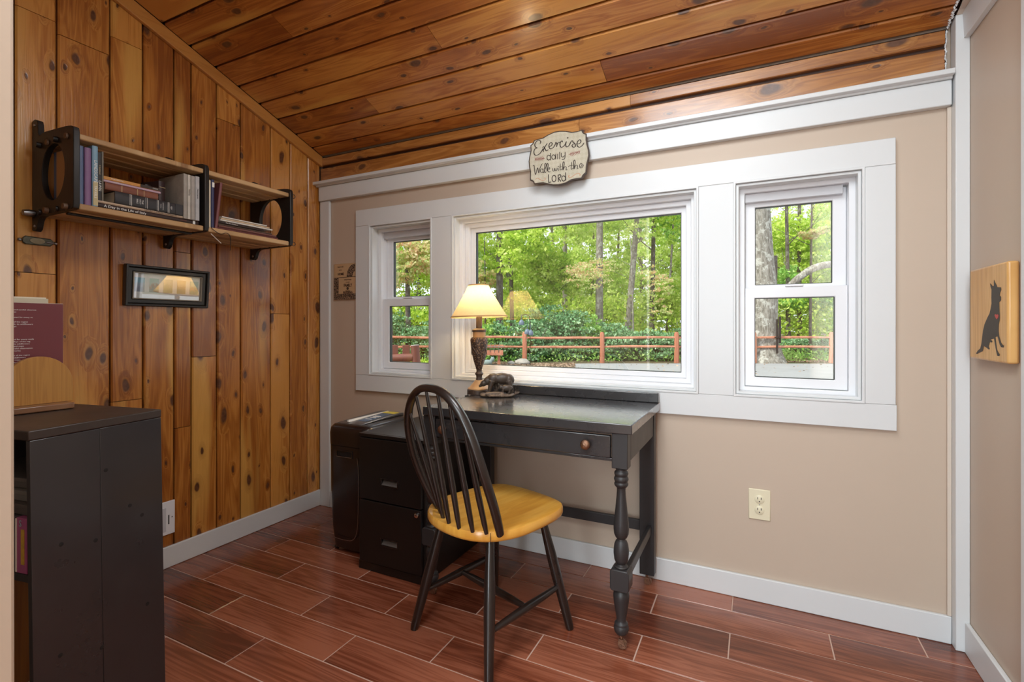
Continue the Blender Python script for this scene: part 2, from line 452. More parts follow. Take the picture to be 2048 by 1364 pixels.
# ---- ceiling boards
ceiling = struct('ceiling', MB().prism([(.16, 0), (-2.2, 0)], lambda a, b_, t: ceil_pt(t, a, .019), -.1, XR+.1)
                 if False else MB().add([ceil_pt(-.14, .16, .020), ceil_pt(XR+.14, .16, .020), ceil_pt(XR+.14, -2.3, .020), ceil_pt(-.14, -2.3, .020),
                  ceil_pt(-.14, .16, .16), ceil_pt(XR+.14, .16, .16), ceil_pt(XR+.14, -2.3, .16), ceil_pt(-.14, -2.3, .16)],
                 [(0,1,2,3), (7,6,5,4), (0,4,5,1), (1,5,6,2), (2,6,7,3), (3,7,4,0)]), M['groove'])
cy = [0.0, -.078, -.189, -.305, -.415, -.530, -.647, -.764, -.877]
while cy[-1] > -2.15: cy.append(cy[-1]-.1165)
cj = {1: [1.75], 2: [.62], 4: [1.15], 5: [2.2], 6: [.55], 7: [1.9], 3: [2.5]}
XCE = 2.885
def xplank(y1, y0, x0, x1, parent, mat):
    g, c = .0026, .0040
    sec = [(y0+g*1.8, .018), (y0+g*1.8, c), (y0+g*1.8+c, 0), (y1-g-c, 0), (y1-g, c), (y1-g, .018)]
    d = rng.uniform(0, .0012); V = [ceil_pt(t, y, n+d) for t in (x0+.0008, x1-.0008) for y, n in sec]; n = 6
    return MB().add(V, [tuple(range(n-1, -1, -1)), tuple(range(n, 2*n))]+[(k_, (k_+1) % n, (k_+1) % n+n, k_+n) for k_ in range(n)]).build('plank', mat, parent)
for i in range(len(cy)-1):
    xs = [.021]+sorted(cj.get(i, []))+[XCE]
    for a, b_ in zip(xs[:-1], xs[1:]): xplank(cy[i], cy[i+1], a, b_, ceiling, M['plankC'])

# ---- window wall
OP = [(.395, .805), (.940, 2.098), (2.240, 2.647)]; OZ0, OZ1 = .790, 1.607
wb = MB()
wb.box(-.14, XR+.14, 0, .16, -.1, OZ0); wb.box(-.14, XR+.14, 0, .16, OZ1, 1.885); wb.box(-.14, XR+.14, .019, .16, 1.885, 2.5)
xs = [-.14]+[v for o in OP for v in o]+[XR+.14]
for i in range(0, len(xs), 2): wb.box(xs[i], xs[i+1], 0, .16, OZ0, OZ1)
wall_back = struct('wall_back', wb, M['wall'])
def uplank(z0, z1, x0, x1, proud=0.0):
    c = .003; sec = [(.018, z0), (c-proud, z0), (-proud, z0+c), (-proud, z1-c), (c-proud, z1), (.018, z1)]
    V = [(t, y, z) for t in (x0+.0006, x1-.0006) for y, z in sec]; n = 6
    MB().add(V, [tuple(range(n-1, -1, -1)), tuple(range(n, 2*n))]+[(k_, (k_+1) % n, (k_+1) % n+n, k_+n) for k_ in range(n)]).build('plank', M['plankB'], wall_back)
MB().box(.002, XCE, .0165, .0188, 1.885, 2.055).build('backing_strip', M['groove'], wall_back)
uplank(1.885, 1.983, .003, 1.60); uplank(1.885, 1.983, 1.60, 2.878)
uplank(1.999, 2.044, .003, 1.83, .004); uplank(1.999, 2.044, 1.83, 2.878, .004)
# ragged caulk beside the boards on the right
ck = MB(); zz = 1.893
while zz < 2.045:
    h = rng.uniform(.006, .013); ck.lathe([(.0005, -h/2), (rng.uniform(.002, .0042), 0), (.0005, h/2)], 7, (2.880+rng.uniform(-.002, .002), -.002, zz), cap=False); zz += h*.7
yy = -.004
while yy > -.5:
    ck.lathe([(.0005, -.006), (rng.uniform(.003, .006), 0), (.0005, .006)], 7, (2.884+rng.uniform(-.003, .002), yy, ZC-SL*yy-.003), cap=False); yy -= .009
tag(ck.build('caulk_bead', M['casing'], wall_back, smooth=60), kind='stuff')

# white frame boards on the window wall: stile, rail with cap, corner post, baseboard
struct('trim_2', MB().box(.0150, .088, -.017, -.0005, .0005, 1.782), M['casing'], bevel=.003)
struct('trim_3', MB().box(.0150, 2.889, -.028, -.0005, 1.783, 1.866), M['casing'], bevel=.003)
capm = MB().prism([(-.0005, 1.8665), (-.034, 1.8665), (-.036, 1.8735), (-.057, 1.8735), (-.0585, 1.875), (-.0585, 1.8895), (-.057, 1.891), (-.0005, 1.891)], lambda a, b_, t: (t, a, b_), .0015, 2.889)
struct('trim_4', capm, M['casing'], bevel=.002)
struct('baseboard_back', MB().box(.0885, 2.892, -.0145, -.0005, .0005, .092), M['casing'], bevel=.003)
struct('trim_5', MB().box(2.893, XR-.0005, -.045, -.0005, .0005, 2.066), M['casing'], bevel=.002)
struct('trim_6', MB().box(2.881, 2.8925, -.012, -.0005, .093, 1.782), M['white_wall'], bevel=.001)

# casing boards round the three windows
tc = struct('trim_7', MB().box(.294, 2.742, -.0195, -.0005, 1.612, 1.703), M['casing'], bevel=.002)
MB().box(.294, 2.745, -.0195, -.0005, .694, .783).build('casing_board', M['casing'], tc, bevel=.002)
for a, b_ in ((.294, .388), (.812, .932), (2.106, 2.233), (2.655, 2.742)):
    MB().box(a, b_, -.0195, -.0005, .7835, 1.6115).build('casing_board', M['casing'], tc, bevel=.0015)

# ---- windows
def pane(name, x0, x1, z0, z1, y, parent):
    o = MB().box(x0, x1, y, y+.004, z0, z1).build(name, M['glass'], parent); return o
def sash(name, x0, x1, z0, z1, gx0, gx1, gz0, gz1, y0, y1, parent):
    s_ = MB().ring(x0, x1, z0, z1, (gx0-x0, x1-gx1, gz0-z0, z1-gz1), y0, y1).build(name, M['vinyl'], parent, bevel=.003)
    MB().ring(gx0-.001, gx1+.001, gz0-.001, gz1+.001, (.0035, .0035, .0035, .0035), y0+.006, y1-.002).build('glazing_bead', M['gasket'], s_)
    pane('pane', gx0, gx1, gz0, gz1, (y0+y1)/2, s_)
    return s_
def window(n, x0, x1):
    w = bpy.data.objects.new('window_%d' % n, None); COL.objects.link(w); w['kind'] = 'structure'; w.location = ((x0+x1)/2, 0, OZ0)
    t = .0075
    MB().ring(x0-t, x1+t, OZ0-t, OZ1+t+.0008, (t+.001,)*4, -.0225, .158).build('jamb', M['casing'], w, bevel=.0015)
    MB().ring(x0+.0015, x1-.0015, OZ0+.0015, OZ1-.0008, (.010, .010, .010, .010), -.010, .04).build('inner_stop', M['casing'], w, bevel=.002)
    return w
for n, (x0, x1) in ((1, OP[0]), (3, OP[2])):
    w = window(n, x0, x1)
    MB().ring(x0+.0015, x1-.0015, OZ0+.0015, OZ1-.0008, (.030, .030, .024, .026), .040, .135).build('window_frame', M['vinyl'], w, bevel=.002)
    if n == 3: gx = (2.308, 2.571)
    else: gx = (.470, .733)
    # upper sash behind, lower sash in front
    sash('upper_sash', x0+.032, x1-.032, 1.170, 1.578, gx[0], gx[1], 1.218, 1.530, .088, .114, w)
    sash('lower_sash', x0+.032, x1-.032, .817, 1.206, gx[0]-.001, gx[1]+.004, .853, 1.165, .056, .084, w)
    MB().box(x0+.032, x1-.046, .060, .087, 1.546, 1.580).build('head_stop', M['vinyl_grey'], w, bevel=.002)
    MB().box((x0+x1)/2-.03, (x0+x1)/2+.03, .052, .075, 1.2065, 1.214).build('sash_lock', M['vinyl'], w, bevel=.002)
w = window(2, *OP[1])
x0, x1 = OP[1]
MB().ring(x0+.0015, x1-.0015, OZ0+.0015, OZ1-.0008, (.026, .026, .022, .026), .030, .135).build('window_frame', M['vinyl'], w, bevel=.003)
MB().ring(x0+.0275, x1-.0275, OZ0+.0235, OZ1-.0268, (.022, .022, .020, .020), .055, .135).build('frame_step', M['vinyl'], w, bevel=.003)
sash('fixed_sash', x0+.0495, x1-.0495, OZ0+.0435, OZ1-.0468, 1.016, 2.027, .856, 1.536, .078, .105, w)

# ---- right wall with crown board and the casing of the next doorway
wr = struct('wall_right', MB().box(XR, XR+.14, YB, -.0005, -.1, 3.0), M['wall'])
struct('baseboard_right', MB().box(XR-.0145, XR-.0005, -.428, -.0455, .0005, .098), M['casing'], bevel=.003)
struct('trim_8', MB().prism([(XR-.0005, 1.985), (XR-.016, 1.985), (XR-.020, 2.07), (XR-.0005, 2.07)], lambda a, b_, t: (a, t, b_), -2.0, -.0458), M['casing'], bevel=.001)
struct('trim_9', MB().box(XR-.018, XR-.0005, -.55, -.4285, .0005, 1.98), M['casing'], bevel=.002)
# gap above the crown board: pale plaster up to the slope
struct('trim_10', MB().prism([(-.0455, 2.0705), (-2.0, 2.0705), (-2.0, ZC+SL*2.0-.004), (-.0455, ZC+SL*.0455-.004)], lambda a, b_, t: (t, a, b_), XR-.035, XR-.001), M['white_wall'])

# ---- partition beside the camera and the room behind it
sh = .006
wf = MB()
wf.add([(1.505-sh, -1.97, 2.9), (1.505-sh, -1.85, 2.9), (1.505+.004, -1.85, -.05), (1.505+.004, -1.97, -.05),
        (-1.6, -1.97, 2.9), (-1.6, -1.85, 2.9), (-1.6, -1.85, -.05), (-1.6, -1.97, -.05)],
       [(0,1,2,3), (4,7,6,5), (0,4,5,1), (3,2,6,7), (0,3,7,4), (1,5,6,2)])
struct('wall_front', wf, M['wall'], bevel=.004)
struct('wall_rear', MB().box(-1.7, XR+.14, YB-.14, YB, -.1, 3.0), M['rear_wall'])
struct('wall_side', MB().box(-1.74, -1.6, YB, -1.85, -.1, 3.0), M['rear_wall'])
struct('roof', MB().box(-1.75, XR+.2, YB-.14, -2.19, 2.99, 3.1), M['white_paper'])
# ================================================================ FURNITURE
# ---- black desk with turned front legs
desk = thing('writing_desk', 'black painted wooden desk with turned front legs standing under the windows', 'desk', (1.55, -.29, 0))
P = M['desk_paint']; PS = M['desk_side']
top = MB().box(1.143, 1.957, -.545, -.0305, .7075, .740).build('desktop', P, desk, bevel=.003)
MB().box(1.148, 1.955, -.052, -.0305, .7405, .780).build('back_ledge', P, desk, bevel=.003)
MB().box(1.192, 1.889, -.528, -.510, .612, .6225).build('front_rail', P, desk, bevel=.0015)
MB().box(1.192, 1.889, -.520, -.500, .6985, .7070).build('front_rail', P, desk, bevel=.001)
MB().box(1.931, 1.941, -.488, -.092, .612, .7070).build('side_apron', PS, desk, bevel=.002)
MB().box(1.159, 1.169, -.488, -.092, .612, .7070).build('side_apron', PS, desk, bevel=.002)
MB().box(1.192, 1.886, -.066, -.048, .612, .7070).build('back_apron', PS, desk, bevel=.002)
dr = MB().box(1.196, 1.884, -.533, -.515, .6235, .6965).build('drawer', P, desk, bevel=.003)
def knob_prof(s=1.0): return [(.004*s, 0), (.0062*s, -.002), (.0052*s, -.010*s), (.0085*s, -.014*s), (.0155*s, -.018*s), (.0172*s, -.023*s), (.0150*s, -.029*s), (.0085*s, -.033*s), (.0001, -.0342*s)]
for kx, kz in ((1.806, .664), (1.240, .661)):
    MB().lathe(knob_prof(), 20, (kx, -.5332, kz), axis='Y').build('knob', M['bronze'], dr, smooth=50)
LEG = [(.0001,.590),(.020,.590),(.0165,.583),(.021,.579),(.0232,.573),(.021,.567),(.019,.565),(.0225,.560),(.0238,.554),(.0215,.548),(.0195,.546),(.0225,.541),(.0232,.537),(.019,.530),(.0150,.527),
       (.0140,.519),(.0150,.500),(.0180,.470),(.0215,.435),(.0243,.408),(.0250,.392),(.0235,.376),(.0185,.364),(.0135,.360),(.0125,.357),(.0175,.353),(.0222,.342),(.0245,.325),(.0248,.312),(.0225,.292),(.0185,.282),(.0135,.279),(.0155,.274),(.0225,.271),(.0225,.266),(.0001,.265)]
LEG2 = [(.0001,.197),(.0215,.197),(.0185,.192),(.0200,.189),(.0250,.183),(.0262,.172),(.0245,.155),(.0200,.125),(.0165,.105),(.0150,.093),(.0165,.088),(.0225,.084),(.0210,.079),(.0235,.074),(.0245,.066),(.0220,.056),(.0160,.049),(.0130,.046),(.0001,.045)]
def caster(x, y, par):
    c = MB().cyl((x, y, .046), (x, y, .028), .0055, n=10).build('caster', M['bronze'], par, smooth=40)
    MB().prism([(-.009,.033),(.009,.033),(.016,.012),(.012,.009)], lambda a, b_, t: (x+a, y+t, b_), -.009, -.0065).build('fork', M['bronze'], c)
    MB().lathe([(.003,-.006),(.0145,-.006),(.0152,-.003),(.0152,.003),(.0145,.006),(.003,.006)], 20, (x+.004, y, .0155), axis='Y').build('wheel', M['bronze'], c, smooth=40)
for lx in (1.915, 1.167):
    ly = -.512
    lg = MB().box(lx-.026, lx+.026, ly-.024, ly+.024, .592, .7070)
    lg.lathe(LEG, 28, (lx, ly, 0)); lg.lathe(LEG2, 28, (lx, ly, 0))
    lg.v += []; 
    b8 = [(-.031, .205), (-.031, .258), (-.025, .2655), (.025, .2655), (.031, .258), (.031, .205), (.025, .1968), (-.025, .1968)]
    lg.prism(b8, lambda a, b_, t: (lx+a, ly+t, b_), -.029, .029)
    lgo = lg.build('leg', PS, desk, bevel=.0025, smooth=42)
    caster(lx, ly, lgo)
    bx = lx if lx > 1.5 else lx
    l2 = MB().box(bx-.029, bx+.029, -.088, -.050, .046, .7070).build('leg', PS, desk, bevel=.002)
    caster(bx-.003, -.069, l2)
    MB().box(bx+.002, bx+.018, -.482, -.0885, .214, .250).build('side_stretcher', PS, desk, bevel=.002)
MB().box(1.197, 1.885, -.066, -.050, .214, .256).build('back_stretcher', PS, desk, bevel=.002)

# ---- windsor chair
ch = thing('windsor_chair', 'black hoop-back windsor chair with honey-yellow wooden seat, at the desk', 'chair', (1.487, -.61, 0), rotz=-math.atan2(.319, .948))
CB = M['chair_black']
def seat_outline(s=1.0):
    half = [(0, .212), (.055, .211), (.11, .204), (.150, .190), (.176, .160), (.190, .115), (.196, .06), (.199, 0), (.198, -.05), (.188, -.10), (.165, -.15), (.125, -.188), (.07, -.210), (0, -.217)]
    pts = half + [(-x, y) for x, y in reversed(half[1:-1])]
    return [(p.x*s, p.y*s) for p in catmull(pts, 4, True)]
so = seat_outline(); mb = MB(); n = len(so)
layers = [(.93, .398), (.985, .402), (1.0, .410), (1.0, .424), (.985, .4315), (.95, .4335), (.80, .431), (.55, .427), (.25, .425)]
V = [];
for s_, z in layers: V += [(x*s_+.008, y*s_, z) for x, y in so]
F = [(i*n+k_, i*n+(k_+1) % n, (i+1)*n+(k_+1) % n, (i+1)*n+k_) for i in range(len(layers)-1) for k_ in range(n)]
F += [tuple(range(n-1, -1, -1)), tuple((len(layers)-1)*n+k_ for k_ in range(n))]
mb.add(V, F)
seat = mb.build('seat', M['seat'], ch, smooth=50, world=False)
# lighter edge-glued strips are in the grain; plug by the bow
MB().cyl((.17, -.165, .4), (.17, -.165, .4337), .001, n=6).build('screw_hole', M['dark'], seat, world=False)
legs = {}
for sx in (-1, 1):
    for sy in (-1, 1):
        a = Vector((sx*.118, sy*.118+(.005 if sy > 0 else 0), .400)); b_ = Vector((sx*.192, sy*.192, .002)); legs[(sx, sy)] = (a, b_)
        pts = [a.lerp(b_, t) for t in (0, .12, .35, .55, .8, .97, 1.0)]
        MB().tube(pts, [.0115, .0135, .0175, .0178, .0155, .0145, .0125], 18).build('leg', CB, ch, smooth=50, world=False)
def on_leg(k_, z):
    a, b_ = legs[k_]; t = (a.z-z)/(a.z-b_.z); return a.lerp(b_, t)
mids = []
for sx in (-1, 1):
    p, q = on_leg((sx, -1), .135), on_leg((sx, 1), .150)
    mids.append(p.lerp(q, .5))
    MB().tube([p.lerp(q, t) for t in (.02, .2, .5, .8, .98)], [.0085, .011, .0138, .011, .0085], 14).build('side_stretcher', CB, ch, smooth=50, world=False)
p, q = mids
MB().tube([p.lerp(q, t) for t in (.03, .2, .5, .8, .97)], [.0085, .0115, .0138, .0115, .0085], 14).build('cross_stretcher', CB, ch, smooth=50, world=False)
# hoop
half = [(0, .864), (.058, .856), (.106, .829), (.147, .782), (.175, .722), (.190, .655), (.196, .590), (.195, .520), (.183, .455), (.176, .4305)]
def back_y(z): return -.145-.122*(z-.43)/.43 - .02*math.sin(min(1, max(0, (z-.43)/.43))*math.pi)
hp = [(-x, z) for x, z in reversed(half)] + half[1:]
def back_x(x, z):
    t = min(1, max(0, (z-.43)/.43))**.8; return x*(.84+.14*t) + .045-.035*t
hpts = [Vector((back_x(p.x, p.y), back_y(p.y), p.y)) for p in catmull(hp, 5)]
nh = len(hpts)
MB().tube(hpts, [.0150 if 6 < i < nh-7 else .0150-.0022*max(0, 1-min(i, nh-1-i)/7) for i in range(nh)], 14, squash=.80, side=(0, 1, .35)).build('hoop', CB, ch, smooth=60, world=False)
def hoop_at(x):
    best = min((q for q in hpts if q.z > .6), key=lambda q: abs(q.x-x)); return best
for i, bx in enumerate((-.135, -.088, -.030, .030, .088, .135)):
    tx = bx*1.0+.012
    t_ = hoop_at(tx); b0 = Vector((bx*.83+.046, -.206+.036*(bx/.135)**2, .430))
    t2 = t_ - Vector((0, 0, .006))
    MB().tube([b0.lerp(t2, t) for t in (0, .08, .3, .5, .75, 1)], [.0062, .0085, .0098, .0088, .0068, .0052], 12).build('spindle', CB, ch, smooth=60, world=False)

# ---- two drawer filing cabinet
M['recess_grey'] = plain('recess_grey_plastic', (.10, .09, .085), .4)
fc = thing('filing_cabinet', 'black two-drawer metal filing cabinet beside the desk leg', 'cabinet', (.93, -.25, 0))
MB().box(.757, 1.101, -.470, -.032, .0005, .590).build('body', M['metal_black'], fc, bevel=.003)
MB().box(.757, 1.101, -.485, -.4705, .5745, .590).build('top_rim', M['metal_black'], fc, bevel=.002)
MB().box(.757, 1.101, -.483, -.4705, .0005, .036).build('base', M['metal_black'], fc, bevel=.002)
for z0, z1, hz in ((.309, .5715, .391), (.039, .303, .139)):
    d = plate([(.766, z0), (1.093, z0), (1.093, z1), (.766, z1)], [[(.888, hz-.010), (.972, hz-.010), (.972, hz+.014), (.888, hz+.014)]],
              lambda a, b_, t: (a, t, b_), -.488, -.4715, 'drawer', M['metal_black'], fc, bevel=.0015)
    MB().ring(.882, .978, hz-.016, hz+.019, (.006, .006, .005, .004), -.4905, -.4885).build('handle', M['plastic_black'], d, bevel=.0008)
    MB().prism([(-.4880, hz-.0095), (-.4725, hz+.010), (-.4722, hz+.013), (-.4720, hz-.0095)], lambda a, b_, t: (t, a, b_), .889, .971).build('recess', M['recess_grey'], d)
lk = MB().lathe([(.0095, 0), (.0105, -.003), (.0095, -.006), (.007, -.0068), (.0065, -.010), (.0001, -.0105)], 20, (1.073, -.4882, .284), axis='Y').build('lock', M['chrome'], fc, smooth=40)

# ---- glossy black shredder next to the cabinet
sd = thing('paper_shredder', 'glossy black plastic shredder bin between filing cabinet and corner', 'shredder', (.625, -.27, 0))
def rr(x0, x1, y0, y1, r, n=6):
    out = []
    for cx, cy_, a0 in ((x1-r, y1-r, 0), (x0+r, y1-r, 90), (x0+r, y0+r, 180), (x1-r, y0+r, 270)):
        for k_ in range(n+1):
            a = R(a0+90*k_/n); out.append((cx+r*math.cos(a), cy_+r*math.sin(a)))
    return out
def loft(layers, mat, name, par, **kw):
    n = len(layers[0][0]); V = [(x, y, z if not callable(z) else z(x, y)) for pts, z in layers for x, y in pts]
    F = [(i*n+k_, i*n+(k_+1) % n, (i+1)*n+(k_+1) % n, (i+1)*n+k_) for i in range(len(layers)-1) for k_ in range(n)]
    F += [tuple(range(n-1, -1, -1)), tuple((len(layers)-1)*n+k_ for k_ in range(n))]
    return MB().add(V, F).build(name, mat, par, **kw)
loft([(rr(.522, .738, -.405, -.08, .030), .020), (rr(.512, .748, -.415, -.075, .034), .12), (rr(.506, .750, -.420, -.070, .036), .30), (rr(.504, .752, -.422, -.070, .036), .498)], M['plastic_black'], 'bin', sd, smooth=50)
loft([(rr(.504, .752, -.423, -.069, .036), .5005), (rr(.503, .753, -.425, -.068, .036), .555), (rr(.506, .750, -.422, -.071, .036), .580), (rr(.516, .742, -.410, -.078, .034), .594),
      (rr(.530, .733, -.398, -.088, .030), .5985)], M['plastic_black'], 'head', sd, smooth=50)
hd = MB().prism([(-.395, .5990), (-.36, .604), (-.12, .6125), (-.092, .610), (-.090, .5990)], lambda a, b_, t: (t, a, b_), .545, .690).build('feed_panel', M['steel'], sd, bevel=.003)
lb = plain('shredder_label_blue', (.10, .16, .26), .2)
MB().prism([(-.34, .6052), (-.16, .6118), (-.16, .6122), (-.34, .6056)], lambda a, b_, t: (t, a, b_), .615, .668).build('label', lb, hd)
MB().prism([(-.155, .6119), (-.115, .6130), (-.115, .6134), (-.155, .6123)], lambda a, b_, t: (t, a, b_), .600, .680).build('warning_label', plain('warning_yellow', (.75, .60, .08), .4), hd)
for yy_ in (-.30, -.27, -.25, -.235): MB().box(.625, .66, yy_, yy_+.007, .6075+(yy_+.3)*.036, .6088+(yy_+.3)*.036).build('print', M['white_ink'], hd)
MB().box(.588, .598, -.38, -.10, .6035, .6125).build('paper_slot', M['white_ink'], hd)
g = MB(); ribbon(g, [(.690, .455), (.697, .40), (.697, .25), (.690, .13), (.665, .080), (.610, .070), (.540, .072)], .0035, lambda a, b_, t: (a, t, b_), -.4235, 6, taper=False)
g2_ = g.build('moulded_line', M['steel'], sd)
hn = MB().ring(.562, .662, .448, .482, (.006, .006, .006, .005), -.4255, -.4205).build('handle', M['plastic_black'], sd, bevel=.001)
MB().box(.568, .656, -.4218, -.4205, .4545, .4765).build('recess', M['dark'], hn)
MB().box(.568, .656, -.4268, -.4225, .4500, .4530).build('lip', M['steel'], hn)
for cx_ in (.530, .726):
    for cy_ in (-.385, -.10):
        MB().lathe([(.002,-.008),(.0095,-.008),(.010,-.004),(.010,.004),(.0095,.008),(.002,.008)], 16, (cx_, cy_, .0102), axis='X').build('caster', M['plastic_black'], sd, smooth=40)

# ---- table lamp
lx, ly, lz = 1.157, -.128, .7405
lamp = thing('table_lamp', 'lit table lamp with cream cone shade and carved brown base, on the desk', 'lamp', (lx, ly, lz))
resin_d = plain('lamp_dark_bronze', (.075, .048, .036), .38, var=.5, scale=60, bmp=.4)
resin_t = plain('lamp_tan_marble', (.52, .31, .15), .35, var=.35, scale=30)
def lampcarve():
    m, nt, b = new_mat('lamp_carved_resin'); v = objcoord(nt)
    vo = N(nt, 'ShaderNodeTexVoronoi'); vo.inputs['Scale'].default_value = 120; L(nt, v, vo.inputs['Vector'])
    c = mix_c(nt, ramp(nt, vo.outputs['Distance'], [(.15, 0.0), (.5, 1.0)]), (.30, .18, .10), (.055, .028, .018))
    L(nt, c, b.inputs['Base Color']); b.inputs['Roughness'].default_value = .42
    bump(nt, b, vo.outputs['Distance'], .8, .002); return m
carve = lampcarve()
def LT(prof, name, mat, par=None, n=36): return MB().lathe([(r, z+lz) for r, z in prof], n, (lx, ly, 0)).build(name, mat, par or lamp, smooth=40)
LT([(.0555, 0), (.0558, .004), (.0555, .019), (.053, .0215), (.02, .0216)], 'base', resin_d)
LT([(.0530, .0218), (.0535, .025), (.051, .028), (.046, .031), (.037, .041), (.027, .053), (.0195, .062), (.018, .0635)], 'foot', resin_t)
LT([(.0155, .064), (.0135, .075), (.0145, .085), (.0185, .089), (.0195, .094), (.0165, .098), (.0125, .103), (.0128, .1095)], 'neck', resin_d)
vase = LT([(.0128, .110), (.016, .122), (.0205, .135), (.0265, .155), (.0325, .180), (.0365, .203), (.0390, .225), (.0398, .240), (.0385, .252), (.0340, .2615)], 'vase', carve)
# raised diamond bands on the vase
def vr(z):
    pr = [(.0128, .110), (.0205, .135), (.0265, .155), (.0325, .180), (.0365, .203), (.0390, .225), (.0398, .240), (.0385, .252), (.034, .262)]
    for (r0, z0), (r1, z1) in zip(pr[:-1], pr[1:]):
        if z0 <= z <= z1: return r0+(r1-r0)*(z-z0)/(z1-z0)
    return .034
for k_ in range(4):
    for sgn in (-1, 1):
        a0 = R(-110+90*k_); pts = []
        for j in range(9):
            t = j/8; z = .256-.075*t; a = a0+sgn*(t-.5)*R(78); r = vr(z)+.0005
            pts.append((lx+r*math.cos(a), ly+r*math.sin(a), lz+z))
        MB().tube(pts, .0019, 6).build('carved_band', resin_d, vase, smooth=60)
LT([(.0300, .2618), (.0302, .264), (.0302, .285), (.0298, .2868)], 'collar', resin_t)
LT([(.0325, .287), (.0330, .290), (.0325, .297), (.026, .299), (.0205, .302), (.0150, .3035)], 'cap', resin_d)
LT([(.0142, .3038), (.0142, .352), (.013, .358)], 'stem', resin_d)
sock = LT([(.011, .3582), (.0135, .364), (.0135, .392), (.010, .395)], 'socket', M['bronze'])
bulb_m, nt, b = new_mat('lit_bulb'); b.inputs['Emission Color'].default_value = (1, .80, .52, 1); b.inputs['Emission Strength'].default_value = 74
bulb = MB().lathe([(.012, .3952), (.014, .405), (.024, .424), (.029, .438), (.030, .450), (.027, .463), (.019, .474), (.0001, .479)], 20, (lx, ly, 0))
bulb.v = [(x, y, z+lz) for x, y, z in bulb.v]
bulb.build('bulb', bulb_m, lamp, smooth=60)
sm = bpy.data.materials.new('lit_lampshade'); sm.use_nodes = True; nt = sm.node_tree
for n_ in list(nt.nodes): nt.nodes.remove(n_)
out = N(nt, 'ShaderNodeOutputMaterial'); df = N(nt, 'ShaderNodeBsdfDiffuse'); tl = N(nt, 'ShaderNodeBsdfTranslucent'); mx = N(nt, 'ShaderNodeMixShader')
v_ = objcoord(nt); nz_ = noise(nt, v_, 90, 3).outputs[0]
cc = mix_c(nt, nz_, (.76, .58, .30), (.82, .66, .38)); L(nt, cc, df.inputs[0]); L(nt, cc, tl.inputs[0]); mx.inputs[0].default_value = .24
L(nt, df.outputs[0], mx.inputs[1]); L(nt, tl.outputs[0], mx.inputs[2]); L(nt, mx.outputs[0], out.inputs[0])
sh_prof = [(.1315, .355), (.115, .382), (.098, .411), (.080, .442), (.063, .472), (.0475, .504)]
tilt = Matrix.Translation((lx, ly, lz+.36)) @ Matrix.Rotation(R(-1.6), 4, 'Y') @ Matrix.Translation((-lx, -ly, -lz-.36))
def tl_mb(mb_): mb_.v = [tuple(tilt @ Vector(p)) for p in mb_.v]; return mb_
shade = tl_mb(MB().lathe([(r, z+lz) for r, z in sh_prof], 48, (lx, ly, 0), cap=False)).build('lamp_shade', sm, lamp, smooth=60)
rim = plain('shade_rim_braid', (.62, .36, .14), .6)
tl_mb(MB().lathe([(r, z+lz) for r, z in [(.1305, .3545), (.1328, .3535), (.1322, .360), (.1300, .3605), (.1305, .3545)]], 48, (lx, ly, 0), cap=False)).build('rim', rim, shade, smooth=60)
tl_mb(MB().lathe([(r, z+lz) for r, z in [(.0468, .500), (.0488, .500), (.0478, .506), (.0462, .506), (.0468, .500)]], 48, (lx, ly, 0), cap=False)).build('rim', rim, shade, smooth=60)
sp = MB()
for k_ in range(3):
    a = R(120*k_+20); sp.cyl((lx, ly, lz+.492), (lx+.0465*math.cos(a), ly+.0465*math.sin(a), lz+.501), .001, n=6)
sp.lathe([(.006, .490), (.006, .495)], 12, (lx, ly, 0)); sp.v = [(x, y, z+lz) if z < .6 else (x, y, z) for x, y, z in sp.v]
tl_mb(sp).build('spider', M['steel'], shade)
# cord running over the left end of the desk
tag(MB().tube(catmull([(1.110, -.128, .7435), (1.09, -.150, .7425), (1.140-.0, -.200, .7425)][:1] + [(1.120, -.170, .7425), (1.150, -.215, .7425), (1.146, -.235, .7425)], 6), .0022, 8).build('lamp_cord', M['dark'], None, smooth=60), 'short black cord lying on the desk left of the lamp base', 'cord')

# ---- bear figurine
def blob(mb_, c, r, rot=(0,0,0), n=14):
    E_ = Euler([R(a) for a in rot]).to_matrix(); V = []; F = []
    for i in range(n+1):
        th = math.pi*i/n
        for k_ in range(n*2):
            a = math.pi*k_/n
            p = Vector((r[0]*math.sin(th)*math.cos(a), r[1]*math.sin(th)*math.sin(a), r[2]*math.cos(th)))
            V.append(tuple(E_ @ p + Vector(c)))
    m_ = n*2
    for i in range(n):
        for k_ in range(m_): F.append((i*m_+k_, i*m_+(k_+1) % m_, (i+1)*m_+(k_+1) % m_, (i+1)*m_+k_))
    mb_.add(V, F)
br = thing('bear_figurine', 'dark bronze figurine of a bear and cub on rocks, beside the lamp', 'figurine', (1.276, -.160, .7405), rotz=R(30))
fur = black_paint('bear_bronze', (.060, .042, .030), .38, brush='X', bmp=1.0)
rock = plain('bear_rock_base', (.16, .11, .075), .5, var=.7, scale=50, bmp=.8, bscale=90)
def remesh(o, vox, it=3):
    m = o.modifiers.new('remesh', 'REMESH'); m.mode = 'VOXEL'; m.voxel_size = vox; m.use_smooth_shade = True
    s_ = o.modifiers.new('smooth', 'SMOOTH'); s_.iterations = it; s_.factor = .5
mb = MB()   # mother bear walking to -x, head lowered
blob(mb, (.018, 0, .078), (.050, .024, .026), (0, 4, 0)); blob(mb, (-.022, 0, .078), (.030, .022, .025)); blob(mb, (.045, 0, .072), (.026, .023, .027))
